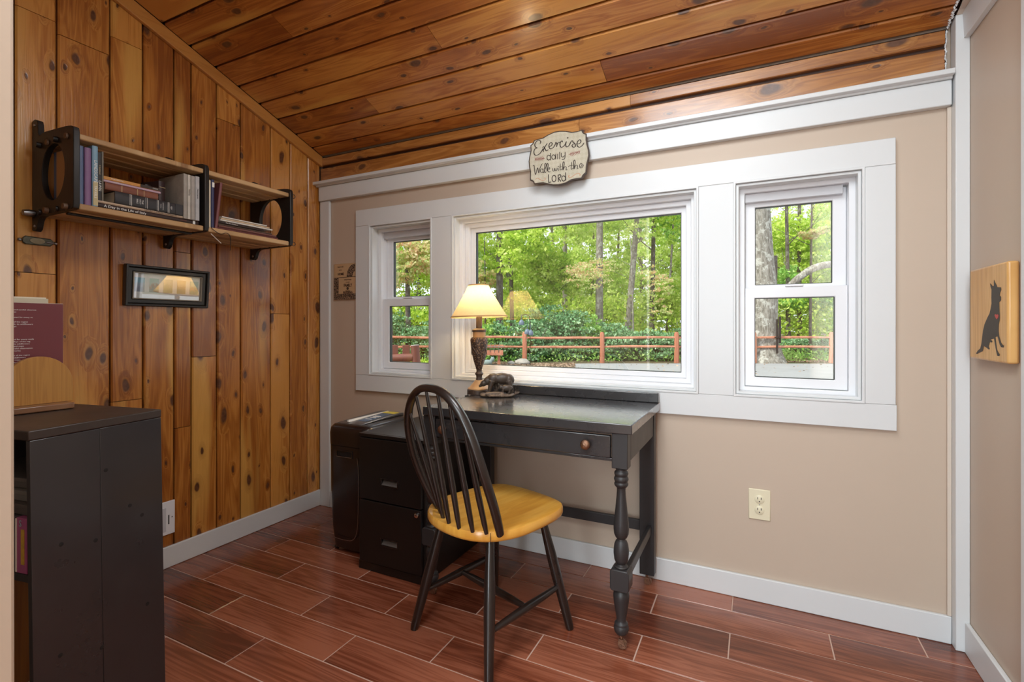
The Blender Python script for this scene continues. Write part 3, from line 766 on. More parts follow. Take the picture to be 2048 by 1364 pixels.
blob(mb, (-.046, 0, .070), (.024, .016, .019), (0, -32, 0)); blob(mb, (-.066, 0, .058), (.017, .0135, .014), (0, -30, 0)); blob(mb, (-.079, 0, .049), (.012, .007, .007), (0, -30, 0)); blob(mb, (-.084, 0, .046), (.005, .005, .0045))
for sy in (-1, 1): blob(mb, (-.058, sy*.011, .073), (.004, .0025, .005))
for (x0_, x1_, y_, r_, zb) in ((-.030, -.042, -.013, .0105, .022), (-.018, -.005, .013, .0105, .024), (.045, .058, -.014, .012, .020), (.050, .040, .013, .012, .020)):
    mb.tube([(x0_, y_*.8, .068), ((x0_*.4+x1_*.6), y_, .045), (x1_, y_, zb), (x1_-.004, y_, zb-.004)], [.016, r_, r_*.82, r_*.8], 12)
    blob(mb, (x1_-.006, y_, zb), (.011, .0075, .0055))
bo = mb.build('bear', fur, br, world=False); remesh(bo, .0018, 4)
for sy in (-1, 1): MB().lathe([(.0001, -.001), (.0011, 0), (.0001, .001)], 8, (-.0715, sy*.0100, .0655)).build('eye', M['dark'], bo, world=False)
mb = MB()   # cub
blob(mb, (.036, -.030, .040), (.027, .013, .0145), (0, 6, 0)); blob(mb, (.010, -.030, .043), (.0125, .0095, .0105)); blob(mb, (.000, -.030, .039), (.008, .0048, .0045), (0, -20, 0))
for sy in (-1, 1): blob(mb, (.014, -.030+sy*.0065, .052), (.003, .002, .0035))
for (x_, y_) in ((.020, -.036), (.024, -.024), (.050, -.036), (.053, -.024)):
    mb.tube([(x_, y_, .038), (x_-.003, y_, .026), (x_-.004, y_, .017)], [.0075, .0055, .005], 10); blob(mb, (x_-.007, y_, .0165), (.0065, .004, .0035))
cb = mb.build('cub', fur, br, world=False); remesh(cb, .0014, 3)
mb = MB()   # rocks and log under them
for i in range(30):
    a = 2*math.pi*i/30; rr_ = rng.uniform(.6, 1); blob(mb, (.078*math.cos(a)*rr_-.002, .034*math.sin(a)*rr_-.012, .007), (rng.uniform(.012, .02), rng.uniform(.008, .014), rng.uniform(.006, .0095)), (0, 0, rng.uniform(0, 90)), 8)
blob(mb, (0, -.010, .006), (.075, .036, .009)); 
mb.v = [(x, y, max(z, .0003)) for x, y, z in mb.v]
mb.tube([(-.058, -.036, .014), (-.02, -.040, .017), (.022, -.036, .016)], [.008, .0085, .007], 12)
for i in range(7):
    a = i*.5; mb.tube([(.070+.003*i, -.028+.006*i, .008), (.073+.004*i, -.030+.008*i, .030-.002*i)], [.0035, .001], 6)
rb = mb.build('rock_base', rock, br, world=False); remesh(rb, .0018, 2)

# ================================================================ SHELF ON THE LEFT WALL
wsf = thing('wall_shelf', 'black-sided slatted wooden wall shelf holding books on the plank wall', 'shelf', (.01, -.867, 1.39))
def panel_outline():
    o = [(.001, 1.394), (.022, 1.390), (.036, 1.398), (.042, 1.412), (.048, 1.426), (.062, 1.437), (.085, 1.441), (.274, 1.442), (.288, 1.447), (.293, 1.460), (.293, 1.700), (.288, 1.714), (.274, 1.720), (.245, 1.724), (.10, 1.730), (.070, 1.728), (.054, 1.722), (.047, 1.733), (.045, 1.765), (.038, 1.780), (.022, 1.786), (.006, 1.784), (.001, 1.778)]
    return o
hole = [(.153+.080*math.cos(2*math.pi*k_/36), 1.583+.097*math.sin(2*math.pi*k_/36)) for k_ in range(36)]
SY = (-1.290, -.857, -.445)
for py in SY:
    pn = plate(panel_outline(), [list(reversed(hole))], lambda a, b_, t: (a, t, b_), py-.009, py+.009, 'side_panel', M['iron'], wsf, bevel=.002)
    for sz in (1.765, 1.408):
        MB().lathe([(.0001, -.0125), (.004, -.012), (.0055, -.0098), (.0055, -.0092)], 12, (.022, py, sz), axis='Y').build('screw', M['steel'], pn, smooth=40)
sx = [(.020, .078), (.088, .146), (.156, .214), (.224, .286)]
for (ya, yb) in ((-1.2805, -.8665), (-.8475, -.4545)):
    for z0, z1 in ((1.678, 1.698), (1.443, 1.4645)):
        for x0_, x1_ in sx:
            MB().box(x0_, x1_, ya, yb, z0+.0005, z1).build('slat', M['slat'], wsf, bevel=.004)
# dowel pegs through the outer panels
peg = plain('peg_wood', (.16, .09, .05), .55, var=.4, scale=60)
for z in (1.688, 1.4535):
    for i, px in enumerate((.060, .118, .180, .250)):
        MB().cyl((px, -1.2995, z), (px, -1.305 - .006*((i+(z > 1.6)) % 2), z), .0105, .0095, 14).build('peg', peg if i % 2 else M['iron'], wsf, smooth=40)
MB().tube([(.020, -1.300, 1.452), (.020, -1.316, 1.452), (.020, -1.330, 1.451)], [.012, .013, .010], 14).build('peg', M['steel'], wsf, smooth=40, label='grey cap on the lowest front peg')
for z in (1.688, 1.455):
    ring_pts = [(.285, -.427+.009*math.cos(2*math.pi*k_/20), z+.009*math.sin(2*math.pi*k_/20)) for k_ in range(20)]
    MB().tube(ring_pts+[ring_pts[0]], .0016, 6).build('ring_hook', M['iron'], wsf, smooth=60)
MB().box(.196, .208, -1.2805, -.8665, 1.4345, 1.4425).build('under_rail', M['iron'], wsf, bevel=.002)
# bits of string hanging at the middle panel
tag(MB().tube(catmull([(.287, -.835, 1.4655), (.292, -.832, 1.455), (.292, -.80, 1.441), (.292, -.775, 1.450), (.292, -.758, 1.440), (.292, -.755, 1.405), (.292, -.757, 1.378)], 5), .0014, 6).build('string', M['dark'], None, smooth=60), 'thin black string dangling from the lower shelf slats', 'string')
tag(MB().cyl((.294, -.842, 1.436), (.296, -.800, 1.402), .0012, n=6).build('pale_thread', M['white_ink'], None), 'short pale thread hanging under the shelf middle panel', 'thread')

# ---- books
def book(label, w, d, h, loc, rot, col, name='book', spine_marks=(), group='books on the wall shelf', hard=True, page=None, rough=.5, wear=.15, bev=.0006):
    """local frame: spine faces +x, thickness w along y, height h along z, depth d towards -x; origin bottom centre of the spine"""
    t = thing(name, label, 'book', loc, rot=rot, group=group)
    m = plain('cover_'+name, col, rough, var=wear, scale=25, bmp=.1, bscale=250)
    c = .0022 if hard else .0008; ov = .003 if hard else 0
    cv = MB()
    cv.prism([(0, -w/2+c*1.2), (-.003 if not hard else -.0025, -w/2), (-d, -w/2), (-d, -w/2+c), (-.005, -w/2+c), (-.004, 0), (-.005, w/2-c), (-d, w/2-c), (-d, w/2), (-.0025, w/2), (0, w/2-c*1.2), (.0012 if hard else 0.0003, 0)],
             lambda a, b_, t_: (a, b_, t_), 0, h)
    co = cv.build('cover', m, t, world=False, bevel=bev, seg=3)
    MB().box(-d+ov+.0005, -.0055, -w/2+c+.0002, w/2-c-.0002, ov+.0003, h-ov-.0003).build('pages', page or M['paper'], t, world=False)
    for mk in spine_marks:
        kind = mk[0]
        if kind == 'band':
            _, z0, z1, mat = mk; MB().box(.0008, .0018, -w/2+.0015, w/2-.0015, z0, z1).build('spine_band', mat, co, world=False)
        elif kind == 'text':
            _, s_, size, zc, mat = mk[:5]; flip = mk[5] if len(mk) > 5 else 1; sxx = mk[6] if len(mk) > 6 else 1
            text_ob('spine_lettering', s_, size, frame_m((.0019, 0, zc), (0, 0, -1*flip), (0, 1*flip, 0)), mat, co, extrude=.0001, sx=sxx, world=False)
        elif kind == 'xtext':   # across the spine
            _, s_, size, zc, mat = mk; text_ob('spine_lettering', s_, size, frame_m((.0019, 0, zc), (0, 1, 0), (0, 0, 1)), mat, co, extrude=.0001, world=False)
    return t
ZS = 1.4650; XS = .270
WI = M['white_ink']; gold = plain('gilt_ink', (.62, .47, .25), .4)
# standing books at the left end
b1 = book('slate-blue spined hardback with tan boards standing first beside the left shelf panel', .0145, .17, .198, (XS, -1.2685, ZS), (0,0,0), (.11, .15, .26))
MB().box(-.150, -.012, -.0080, -.00735, .002, .196).build('tan_board', plain('tan_board', (.46, .27, .12), .6, var=.15), b1, world=False, label='tan cloth board of the slate-blue book')
book('plain mauve hardback standing second from the left panel', .0185, .17, .196, (XS+.003, -1.2505, ZS), (0,0,0), (.23, .12, .25))
book('pale blue and yellow spined book standing third from the left panel', .0165, .17, .208, (XS+.006, -1.2315, ZS), (0,0,0), (.22, .38, .50), spine_marks=(('band', .004, .085, plain('spine_sand', (.52, .44, .24), .5)), ('text', 'LANDSCAPE', .014, .12, WI), ('text', 'TRAVELS', .011, .05, WI)))
# flat books
ry = R(-90)  # lay flat: local z -> along +y
def flat(label, w, d, h, y_end, z, col, x=XS, **k):
    """lying flat, spine facing the room, running from y_end towards -y (height h), thickness up"""
    # local z -> +y , local y -> -z , local x -> +x : rotation about x by -90 deg
    return book(label, w, d, h, (x, y_end-h, z+w/2+.0003), (R(-90), 0, k.pop('yaw', 0)), col, **k)
z = ZS
flat('long black book lettered A Day in the Life of Italy, lowest under the stack', .0170, .23, .345, -.8780, z, (.035, .017, .014), spine_marks=(('text', 'A Day in the Life of Italy', .0135, .085, WI, -1),
     ('band', .322, .331, WI), ('text', 'COLLINS', .006, .285, M['maroon_ink'], -1)))
z += .0173
flat('thin cream book with a gold-lettered spine under the thick black bible', .0085, .21, .330, -.905, z, (.62, .46, .33), spine_marks=(('text', 'HISTORY & GOLDEN ANNIVERSARY', .0072, .215, M['ink'], -1),))
z2 = z+.0089
book('narrow black book with scrolled white lettering standing fourth from the left panel', .0120, .15, .166, (XS-.002, -1.2155, z2), (0,0,0), (.030, .026, .025), hard=False,
     spine_marks=(('text', 'LAWN', .012, .05, WI), ('text', 'A Guidebook', .006, .105, gold)))
book('narrow olive-grey paperback standing fifth from the left panel', .0070, .15, .172, (XS-.004, -1.2055, z2), (0,0,0), (.16, .14, .105), hard=False, wear=.6)
bib = book('thick limp black leather bible lying flat in the stack', .0430, .165, .235, (XS+.002, -1.172, z2+.0218), (R(-90), 0, 0), (.036, .036, .040), rough=.38, wear=.3, bev=.005,
     spine_marks=tuple(('band', a, a+.0010, WI) for a in (.046, .051, .098, .103, .137, .141, .175, .179)) +
     (('xtext', 'THE', .0085, .087, WI), ('xtext', 'HOLY', .007, .079, WI), ('xtext', 'BIBLE', .0075, .070, WI), ('xtext', 'CONTAINING', .0045, .158, WI), ('xtext', 'THE OLD', .004, .150, WI), ('xtext', 'KJV', .008, .188, WI), ('band', .203, .229, plain('bible_edge', (.036, .036, .040), .4))))
# crumpled leather corner of the bible
z3 = z2+.0436
book('brown leather hardback lying on the black bible', .0255, .150, .172, (XS-.006, -1.198, z3+.0131), (R(-90), 0, 0), (.23, .082, .050), rough=.4, wear=.2, bev=.003,
     spine_marks=(('band', .050, .0515, gold), ('band', .100, .1015, gold), ('band', .122, .1235, gold), ('text', 'CASTLE', .012, .075, M['maroon_ink'], -1)))
z4 = z3+.0262
book('thin paperback with a pink and white spine lying on the brown leather book', .0085, .14, .190, (XS-.008, -1.206, z4+.0045), (R(-90), 0, 0), (.50, .34, .42), hard=False, spine_marks=(('text', 'PAINTED DAYS', .005, .05, WI, -1),))
z5 = z4+.0088
book('orange and black paperback lying topmost of the bible stack', .0125, .14, .192, (XS-.010, -1.210, z5+.0065), (R(-90), 0, 0), (.58, .27, .06), hard=False,
     spine_marks=(('band', .125, .192, M['ink']), ('text', 'FOUR SEASONS', .0055, .05, WI, -1), ('text', 'COOK', .006, .175, WI, -1)))
# right end of the left bay
z6 = ZS+.0173
book('small dark brown leather book standing left of the grey paperbacks', .0260, .10, .135, (.205, -.980, z2+.0), (0,0,R(8)), (.045, .022, .020), spine_marks=(('band', .02, .022, gold), ('band', .11, .112, gold)))
book('worn black pocket book leaning behind the small brown leather book', .0220, .09, .120, (.165, -1.010, z2), (0,0,R(4)), (.030, .024, .026))
greys = [('grey paperback with a cream spine, first of the four standing grey ones', .0140, .178, (.36, .33, .29)), ('grey-white ribbed paperback, second of the four standing grey ones', .0120, .177, (.55, .52, .46)),
         ('warm grey paperback, third of the four standing grey ones', .0150, .176, (.38, .35, .32)), ('light grey paperback with script lettering against the middle panel', .0165, .178, (.46, .46, .47))]
yy = -.9400
for i, (lab, w_, h_, col) in enumerate(greys):
    yy2 = yy+w_/2
    book(lab, w_, .175, h_, (XS+.006+.002*i, yy2, z6), (0, 0, R(-1)), col, hard=False, wear=.35, spine_marks=(('text', ('Notes', 'field log', 'Journal', 'New Leaves')[i], .008, h_*.6, M['ink']),) if i in (1, 3) else ())
    yy += w_+.0006
# right bay
book('cream hardback standing against the middle panel in the right bay', .0160, .19, .196, (XS+.006, -.8375, ZS), (0,0,0), (.66, .58, .44))
book('navy hardback standing second in the right bay', .0125, .18, .202, (XS+.004, -.8200, ZS), (0,0,0), (.035, .038, .11), spine_marks=(('band', .17, .19, WI),))
book('burgundy hardback leaning in the right bay', .0120, .18, .200, (XS+.002, -.8040, ZS), (R(-6.5), 0, 0), (.20, .06, .06))
stack = [('wide maroon book lying lowest of the right bay stack', .0100, .300, -.500, (.17, .055, .055), .0), ('dark red thin book lying second from the bottom in the right bay', .0080, .280, -.512, (.24, .11, .10), .004),
         ('brown booklet lying third in the right bay stack', .0080, .262, -.532, (.13, .085, .06), -.002), ('black spined book with white lettering lying fourth in the right bay stack', .0100, .215, -.580, (.045, .03, .028), .002),
         ('white booklet lying fifth in the right bay stack', .0065, .252, -.535, (.74, .72, .68), .006), ('tan and white magazine lying sixth in the right bay stack', .0070, .235, -.548, (.62, .47, .32), .004), ('white pamphlet lying topmost of the right bay stack', .0055, .215, -.566, (.78, .76, .72), .008)]
zz = ZS
for lab, w_, h_, ye, col, dx in stack:
    flat(lab, w_, .165, h_, ye, zz, col, x=XS-.004+dx, hard=w_ > .0078, wear=.2, spine_marks=(('text', 'The Art of Ireland', .0075, .06, WI, -1),) if 'black' in lab else ())
    zz += w_+.0004

# ---- framed prints on the plank wall
fr = thing('picture_frame', 'small black-framed glazed row of landscape prints on the plank wall', 'picture', (.0155, -.856, 1.222), rot=(0, R(4.4), R(.5)))
def yring(mb_, y0, y1, z0, z1, w, x0, x1):
    mb_.ring(y0, y1, z0, z1, w, x0, x1); return mb_
fm = MB()
def yr(y0, y1, z0, z1, w, x0, x1, name, mat, par, bevel=.001):
    m_ = MB().ring(y0, y1, z0, z1, (w,)*4, x0, x1); m_.v = [(c, a, b_) for a, c, b_ in m_.v]
    return m_.build(name, mat, par, bevel=bevel)
FY0, FY1, FZ0, FZ1 = -1.020, -.678, 1.138, 1.308
fblack = plain('frame_black_satin', (.020, .018, .016), .3)
fgold = plain('frame_pewter_edge', (.25, .21, .16), .4, metal=.5)
frame = yr(FY0, FY1, FZ0, FZ1, .010, .0015, .026, 'frame', fblack, fr, .003)
yr(FY0+.010, FY1-.010, FZ0+.010, FZ1-.010, .019, .0015, .016, 'inner_moulding', fblack, frame, .004)
yr(FY0+.029, FY1-.029, FZ0+.029, FZ1-.029, .0045, .0015, .019, 'gilt_fillet', fgold, frame, .001)
iy0, iy1, iz0, iz1 = FY0+.0335, FY1-.0335, FZ0+.0335, FZ1-.0335
mat_b = MB().box(.002, .007, iy0, iy1, iz0, iz1).build('mat_board', M['white_paper'], fr)
def scape(name, sky, hill, fore, seed):
    m, nt, b = new_mat(name); tc = N(nt, 'ShaderNodeTexCoord').outputs['Generated']
    sp_ = N(nt, 'ShaderNodeSeparateXYZ'); L(nt, tc, sp_.inputs[0])
    nz = noise(nt, tc, 3.0+seed, 4).outputs[0]
    h = math_n(nt, 'ADD', sp_.outputs['Z'], math_n(nt, 'MULTIPLY_ADD', nz, .9, -.45))
    c = ramp(nt, h, [(.25, fore), (.42, hill), (.60, tuple((a+b_)/2 for a, b_ in zip(hill, sky))), (.66, sky)])
    L(nt, c, b.inputs['Base Color']); b.inputs['Roughness'].default_value = .6; return m
pics = [((.30, .55, .68), (.42, .47, .55), (.30, .33, .42)), ((.45, .60, .55), (.42, .22, .12), (.16, .22, .20)), ((.50, .50, .42), (.30, .32, .20), (.35, .36, .18)), ((.60, .50, .35), (.42, .28, .16), (.30, .25, .15)), ((.35, .52, .48), (.50, .36, .22), (.20, .30, .24))]
for i, (a, b_, c_) in enumerate(pics):
    yc = iy0+.026+i*(iy1-iy0-.052)/4*1.0
    MB().box(.0071, .0078, yc-.0185, yc+.0185, iz0+.026, iz1-.018).build('print', scape('landscape_print', a, b_, c_, i*1.7), mat_b)
MB().box(.0100, .0118, iy0, iy1, iz0, iz1).build('glass', M['picture_glass'], fr)

# ---- small pewter ornament under the shelf
orn = thing('pewter_plaque', 'small grey-green metal bar with oval medallion under the shelf', 'ornament', (.006, -1.285, 1.36))
gm = plain('verdigris_pewter', (.12, .125, .095), .35, metal=.6, var=.4, scale=80)
plate([(-1.327, 1.350), (-1.319, 1.343), (-1.250, 1.344), (-1.243, 1.351), (-1.242, 1.364), (-1.249, 1.371), (-1.319, 1.373), (-1.326, 1.366)], [], lambda a, b_, t: (t, a, b_), .0008, .009, 'bar', gm, orn, bevel=.003)
plate([(-1.287+.021*math.cos(2*math.pi*k_/24), 1.358+.0105*math.sin(2*math.pi*k_/24)) for k_ in range(24)], [], lambda a, b_, t: (t, a, b_), .0092, .0112, 'medallion', plain('pewter_medallion', (.35, .31, .20), .4, var=.2, scale=90), orn, bevel=.001)
for yk in (-1.334, -1.2355): MB().lathe([(.0001, -.006), (.0048, -.004), (.006, 0), (.0048, .004), (.0001, .006)], 12, (.0065, yk, 1.357), axis='Y').build('finial', M['steel'], orn, smooth=60)
MB().cyl((.0095, -1.263, 1.357), (.0095, -1.2425, 1.357), .0035, n=10).build('pin', M['steel'], orn, smooth=40)

# ---- wall plates
vp = thing('cable_wall_plate', 'white wall plate with a slot, low on the plank wall', 'wall plate', (.002, -.865, .215))
MB().box(.0008, .0065, -.925, -.820, .143, .288).build('plate', M['vinyl'], vp, bevel=.002)
MB().box(.0066, .0085, -.875, -.858, .160, .262).build('grille', M['vinyl_grey'], vp)
MB().box(.0066, .0078, -.848, -.844, .188, .228).build('slot', M['dark'], vp)
MB().lathe([(.003, 0), (.0028, .0012), (.0001, .0016)], 10, (.0066, -.832, .216), axis='X').build('screw', M['steel'], vp)
ou = thing('wall_outlet', 'almond duplex wall outlet on the tan wall right of the desk', 'outlet', (2.322, -.003, .37))
op = MB().box(2.286, 2.361, -.0065, -.0006, .312, .429).build('cover_plate', M['cream_plastic'], ou, bevel=.003)
for oz in (.391, .350):
    rcp = MB().lathe([(.0165, 0), (.0165, -.002), (.0155, -.0028), (.0001, -.003)], 28, (2.3235, -.0066, oz), axis='Y').build('receptacle', M['cream_plastic'], ou, smooth=40)
    for sx_, w_ in ((-.006, .0011), (.006, .0013)): MB().box(2.3235+sx_-w_, 2.3235+sx_+w_, -.0100, -.0096, oz+.000, oz+.0085).build('slot', M['dark'], rcp)
    MB().lathe([(.0022, 0), (.0022, -.0004), (.0001, -.0005)], 10, (2.3235, -.0097, oz-.0075), axis='Y').build('slot', M['dark'], rcp)
MB().lathe([(.002, 0), (.0018, -.001), (.0001, -.0012)], 10, (2.3235, -.0066, .3705), axis='Y').build('screw', M['steel'], ou)
# ---- black painted bookcase at the left
BA = R(9.3)
bc = thing('black_bookcase', 'black painted plank bookcase at the left edge of the room', 'bookcase', (.913, -1.628, 0), rotz=BA)
CBK = M['case_black']
def lean(mb_): mb_.v = [(x+.019*(1-z/.83), y, z) for x, y, z in mb_.v]; return mb_
pl = []
for y0, y1 in ((.0, .1378), (.1381, .290)):
    lean(MB().box(-.0125, 0, y0, y1, .001, .8085)).build('side_board', CBK, bc, bevel=.0012, world=False)
lean(MB().box(-.790, -.768, 0, .290, .001, .8085)).build('side_board', CBK, bc, bevel=.0012, world=False)
MB().box(-.795, .001, -.003, .291, .809, .830).build('top_board', black_paint('bookcase_top_paint', (.040, .027, .021), .42, brush='X', bmp=.3), bc, bevel=.0025, world=False)
lean(MB().box(-.767, -.013, .278, .290, .02, .8085)).build('back_panel', CBK, bc, world=False)
for z in (.06, .500): lean(MB().box(-.767, -.013, .004, .277, z, z+.018)).build('shelf_board', CBK, bc, bevel=.002, world=False)
for yy_, zz_ in ((.150, .705), (.055, .565), (.205, .600), (.235, .565), (.125, .545), (.245, .330), (.135, .285), (.05, .32)):
    xx_ = .019*(1-zz_/.83)
    MB().lathe([(.0001, .0004), (.0035, .0007), (.0048, .0003), (.005, -.001)], 12, (xx_, yy_, zz_), axis='X').build('nail_head', M['dark'], bc, smooth=60, world=False)
def bc_pt(x, y, z): return tuple(Vector((.913, -1.628, 0)) + Matrix.Rotation(BA, 3, 'Z') @ Vector((x, y, z)))
# things seen inside it
for i, (z, col, lab) in enumerate(((.640, (.10, .09, .085), 'dark grey box lying on the pink box inside the bookcase'), (.664, (.20, .19, .18), 'mid grey box second in the pile inside the bookcase'), (.688, (.13, .12, .115), 'charcoal box topmost of the pile inside the bookcase'))):
    bx = thing('flat_box', lab, 'box', bc_pt(-.166, .13+.006*i, z), rotz=BA+R(3*i-3), group='flat boxes in the bookcase')
    m_ = plain('flat_box_grey', col, .6, var=.2)
    MB().box(-.14, .145, -.11, .11, .0003, .014).build('tray', m_, bx, bevel=.001, world=False); MB().box(-.142, .147, -.112, .112, .0143, .0232).build('lid', m_, bx, bevel=.001, world=False)
gb = thing('game_box', 'upright pink and grey boxed set with an S on its side, inside the bookcase', 'box', bc_pt(-.173, .007, .519), rotz=BA)
MB().box(-.10, .124, .0, .20, .0003, .120).build('carton', plain('carton_grey', (.065, .062, .072), .45), gb, bevel=.001, world=False)
sdm = plain('carton_magenta', (.42, .10, .26), .4, var=.15)
sd_ = MB().box(.1243, .158, -.004, .20, .0003, .120).build('lid', sdm, gb, bevel=.001, world=False)
MB().box(.1235, .1275, -.0052, -.004, .002, .118).build('white_edge', M['white_ink'], sd_, world=False)
MB().box(.142, .152, -.0052, -.0042, .020, .096).build('panel_art', plain('art_yellow', (.62, .42, .05), .4, var=.4, scale=60), sd_, world=False)
text_ob('lettering', 'S', .020, frame_m((.140, -.0052, .108), (1,0,0), (0,0,1)), plain('lettering_blue', (.35, .55, .65), .4), sd_, world=False)
wbk = thing('wooden_crate', 'amber varnished wooden box on the bottom shelf of the bookcase', 'box', bc_pt(-.155, .05, .0785), rotz=BA+R(8))
am = wood('amber_box', (.22, .075, .008), (.36, .14, .015), (.50, .22, .03), 'X', 'Z', knots=0, rough=.35)
cr = MB().box(-.12, .075, 0, .19, .0003, .40).build('box_body', am, wbk, bevel=.003, world=False)
MB().box(-.122, .077, -.003, .192, .4003, .415).build('box_lid', am, wbk, bevel=.003, world=False)
rbx = thing('red_book', 'red-orange book leaning on the amber box in the bookcase', 'book', bc_pt(-.050, .016, .0785), rot=(0, R(-6), BA))
MB().box(-.014, .014, 0, .12, .0005, .17).build('cover', plain('red_cover', (.36, .05, .02), .4), rbx, bevel=.001, world=False)
MB().box(-.0115, .0115, -.0008, .118, .003, .172).build('pages', M['paper'], rbx, world=False)

# ---- bookend and maroon book on top of the bookcase
be = thing('wooden_bookend', 'round-topped golden oak bookend on top of the black bookcase', 'bookend', (.60, -1.498, .8305))
arch = [(-1.571, .848), (-1.571, .897)] + [(-1.4985-.0725*math.cos(math.pi*k_/20), .897+.077*math.sin(math.pi*k_/20)) for k_ in range(1, 20)] + [(-1.426, .897), (-1.426, .848)]
plate(arch, [], lambda a, b_, t: (t, a, b_), .588, .603, 'arched_board', M['bookend_wood'], be, bevel=.003)
MB().box(.560, .640, -1.590, -1.437, .8308, .8475).build('base', M['bookend_base'], be, bevel=.003)
mbk = thing('maroon_textbook', 'maroon paperback textbook standing behind the wooden bookend', 'book', (.57, -1.436, .8305), group=None)
mar = plain('maroon_cover', (.16, .030, .040), .28, coat=.3)
cvv = MB().box(.568, .5712, -1.640, -1.436, .831, 1.1165)
cvv.box(.530, .5315, -1.640, -1.436, .831, 1.1165).box(.5315, .568, -1.6400, -1.6385, .831, 1.1165)
cv_ = cvv.build('cover', mar, mbk)
MB().box(.5318, .5677, -1.6383, -1.4345, .8315, 1.1175).build('pages', M['paper'], mbk)
lines = [(1.098, 0), (1.092, 0), (1.078, 1), (1.066, 0), (1.060, 0), (1.054, 0), (1.047, 3), (1.041, 4), (1.020, 5), (1.014, 0), (1.008, 0), (1.002, 0), (.996, 0), (.990, 0), (.984, 3), (.978, 0), (.972, 0), (.966, 0), (.960, 0), (.954, 0), (.948, 6)]
words = ['the depth and grasp of an examination and careful observation', 'foremost naturalists, field notes and summaries', 'a lasting guide, measured and well illustrated for every reader',
         'the finest guide to the hills and river valleys of the region', 'an approach to knowing its trees and birds, its wildflowers', 'and geology, newly revised with a thousand maps', 'history, and more.']
for i, (zl, k_) in enumerate(lines):
    s_ = words[i % 6][(i*5) % 9:][:58-(22 if k_ in (3, 6) else 0)]
    text_ob('back_cover_text', s_, .0048, frame_m((.5714, -1.625, zl), (0,1,0), (0,0,1)), M['white_paper'], cv_, extrude=.00005, align='LEFT', sx=1.14)
for i, (y0_, h_, lab) in enumerate(((-1.62, .300, 'cream paged book rising behind the maroon textbook'), (-1.60, .292, 'pale paged book third behind the bookend'))):
    b2 = thing('tall_book', lab, 'book', (.520-.03*i, -1.47, .8305), group=None)
    x1_ = .528-.030*i
    MB().box(x1_-.024, x1_-.0225, y0_, -1.452-.012*i, .831, .831+h_).box(x1_-.0015, x1_, y0_, -1.452-.012*i, .831, .831+h_).build('cover', plain('tall_cover', (.55, .5, .38), .5), b2)
    MB().box(x1_-.0223, x1_-.0017, y0_, -1.456-.012*i, .8315, .830+h_+.0045).build('pages', M['paper'], b2)

# ---- wooden sign "Exercise daily Walk with the LORD"
KS = .000222
def sg(px, py): return ((px-868)*KS/1.0*1.045, -((py-660)+.155*(px-868))*KS)
sgn = thing('hanging_sign', 'cream scalloped wooden sign reading Exercise daily Walk with the LORD', 'sign', (1.524, -.060, 1.800), rot=(R(-3.5), 0, 0))
OUT = [(355,285),(450,262),(540,240),(650,175),(780,120),(900,105),(1020,110),(1140,135),(1250,125),(1345,100),(1362,140),(1390,168),(1430,180),(1432,290),(1450,390),(1480,500),(1490,600),(1474,700),(1450,800),(1440,960),(1395,1000),(1372,1035),(1360,1070),(1250,1085),(1150,1110),(1030,1180),(900,1215),(780,1220),(660,1200),(560,1180),(380,1205),(362,1165),(335,1140),(290,1125),(290,960),(265,850),(250,730),(265,620),(290,500),(280,390),(315,365),(340,330)]
out2 = [sg(*p) for p in OUT]
fs = lambda a, b_, t: (a, t, b_)
sign_face, nt, b = new_mat('sign_face_aged'); v = objcoord(nt)
ck_ = N(nt, 'ShaderNodeTexChecker'); ck_.inputs['Scale'].default_value = 70
mp = N(nt, 'ShaderNodeMapping'); mp.inputs['Rotation'].default_value = (0, R(45), 0); L(nt, v, mp.inputs[0]); L(nt, mp.outputs[0], ck_.inputs[0])
c0 = mix_c(nt, noise(nt, v, 18, 4).outputs[0], (.40, .36, .26), (.57, .52, .40)); c0 = mix_c(nt, math_n(nt, 'MULTIPLY', ck_.outputs['Fac'], .10), c0, (.85, .83, .74)); L(nt, c0, b.inputs['Base Color']); b.inputs['Roughness'].default_value = .55
sb_ = plate(out2, [], fs, -.006, .004, 'board', plain('sign_edge_brown', (.055, .035, .025), .5), sgn, bevel=.001, world=False)
plate([(x*.962, z*.958) for x, z in out2], [], fs, -.0066, -.0062, 'painted_face', sign_face, sgn, world=False)
def strokes(lst, w, name, mat, k=6, taper=True):
    m_ = MB()
    for st in lst:
        closed = st[0] == 'o'; pts = st[1:] if closed else st
        ribbon(m_, [sg(*p) for p in pts], w, fs, -.0070, k, closed, taper)
    return m_.build(name, mat, sgn, world=False)
def circ(cx, cy_, rx, ry, n=10): return ['o'] + [(cx+rx*math.cos(2*math.pi*i/n), cy_+ry*math.sin(2*math.pi*i/n)) for i in range(n)]
ex = [[(487,365),(505,325),(470,295),(415,315),(378,375),(392,430),(430,452),(385,470),(362,530),(380,592),(430,603),(490,570),(530,515),(560,460)],
      [(540,445),(572,430),(595,470),(625,512),(672,488)], [(642,355),(600,425),(560,505),(575,530)],
      [(675,440),(728,405),(745,365),(712,345),(680,390),(682,440),(712,475),(765,450),(800,400),(818,352)],
      [(800,352),(825,348),(842,378),(838,440)], [(842,400),(870,345),(902,350),(905,375)],
      [(955,345),(945,315),(915,340),(905,390),(922,440),(958,440),(1005,395),(1030,330)], [(1035,325),(1020,395),(1040,440),(1085,415),(1125,345)], circ(1057,256,6,6,8),
      [(1085,420),(1130,330),(1155,320),(1168,345),(1208,385),(1212,435),(1175,448),(1148,415),(1172,385),(1215,380)],
      [(1215,385),(1295,375),(1322,335),(1300,300),(1262,330),(1245,385),(1262,435),(1305,448),(1355,410),(1385,360)]]
strokes(ex, .0050, 'lettering', M['ink'])
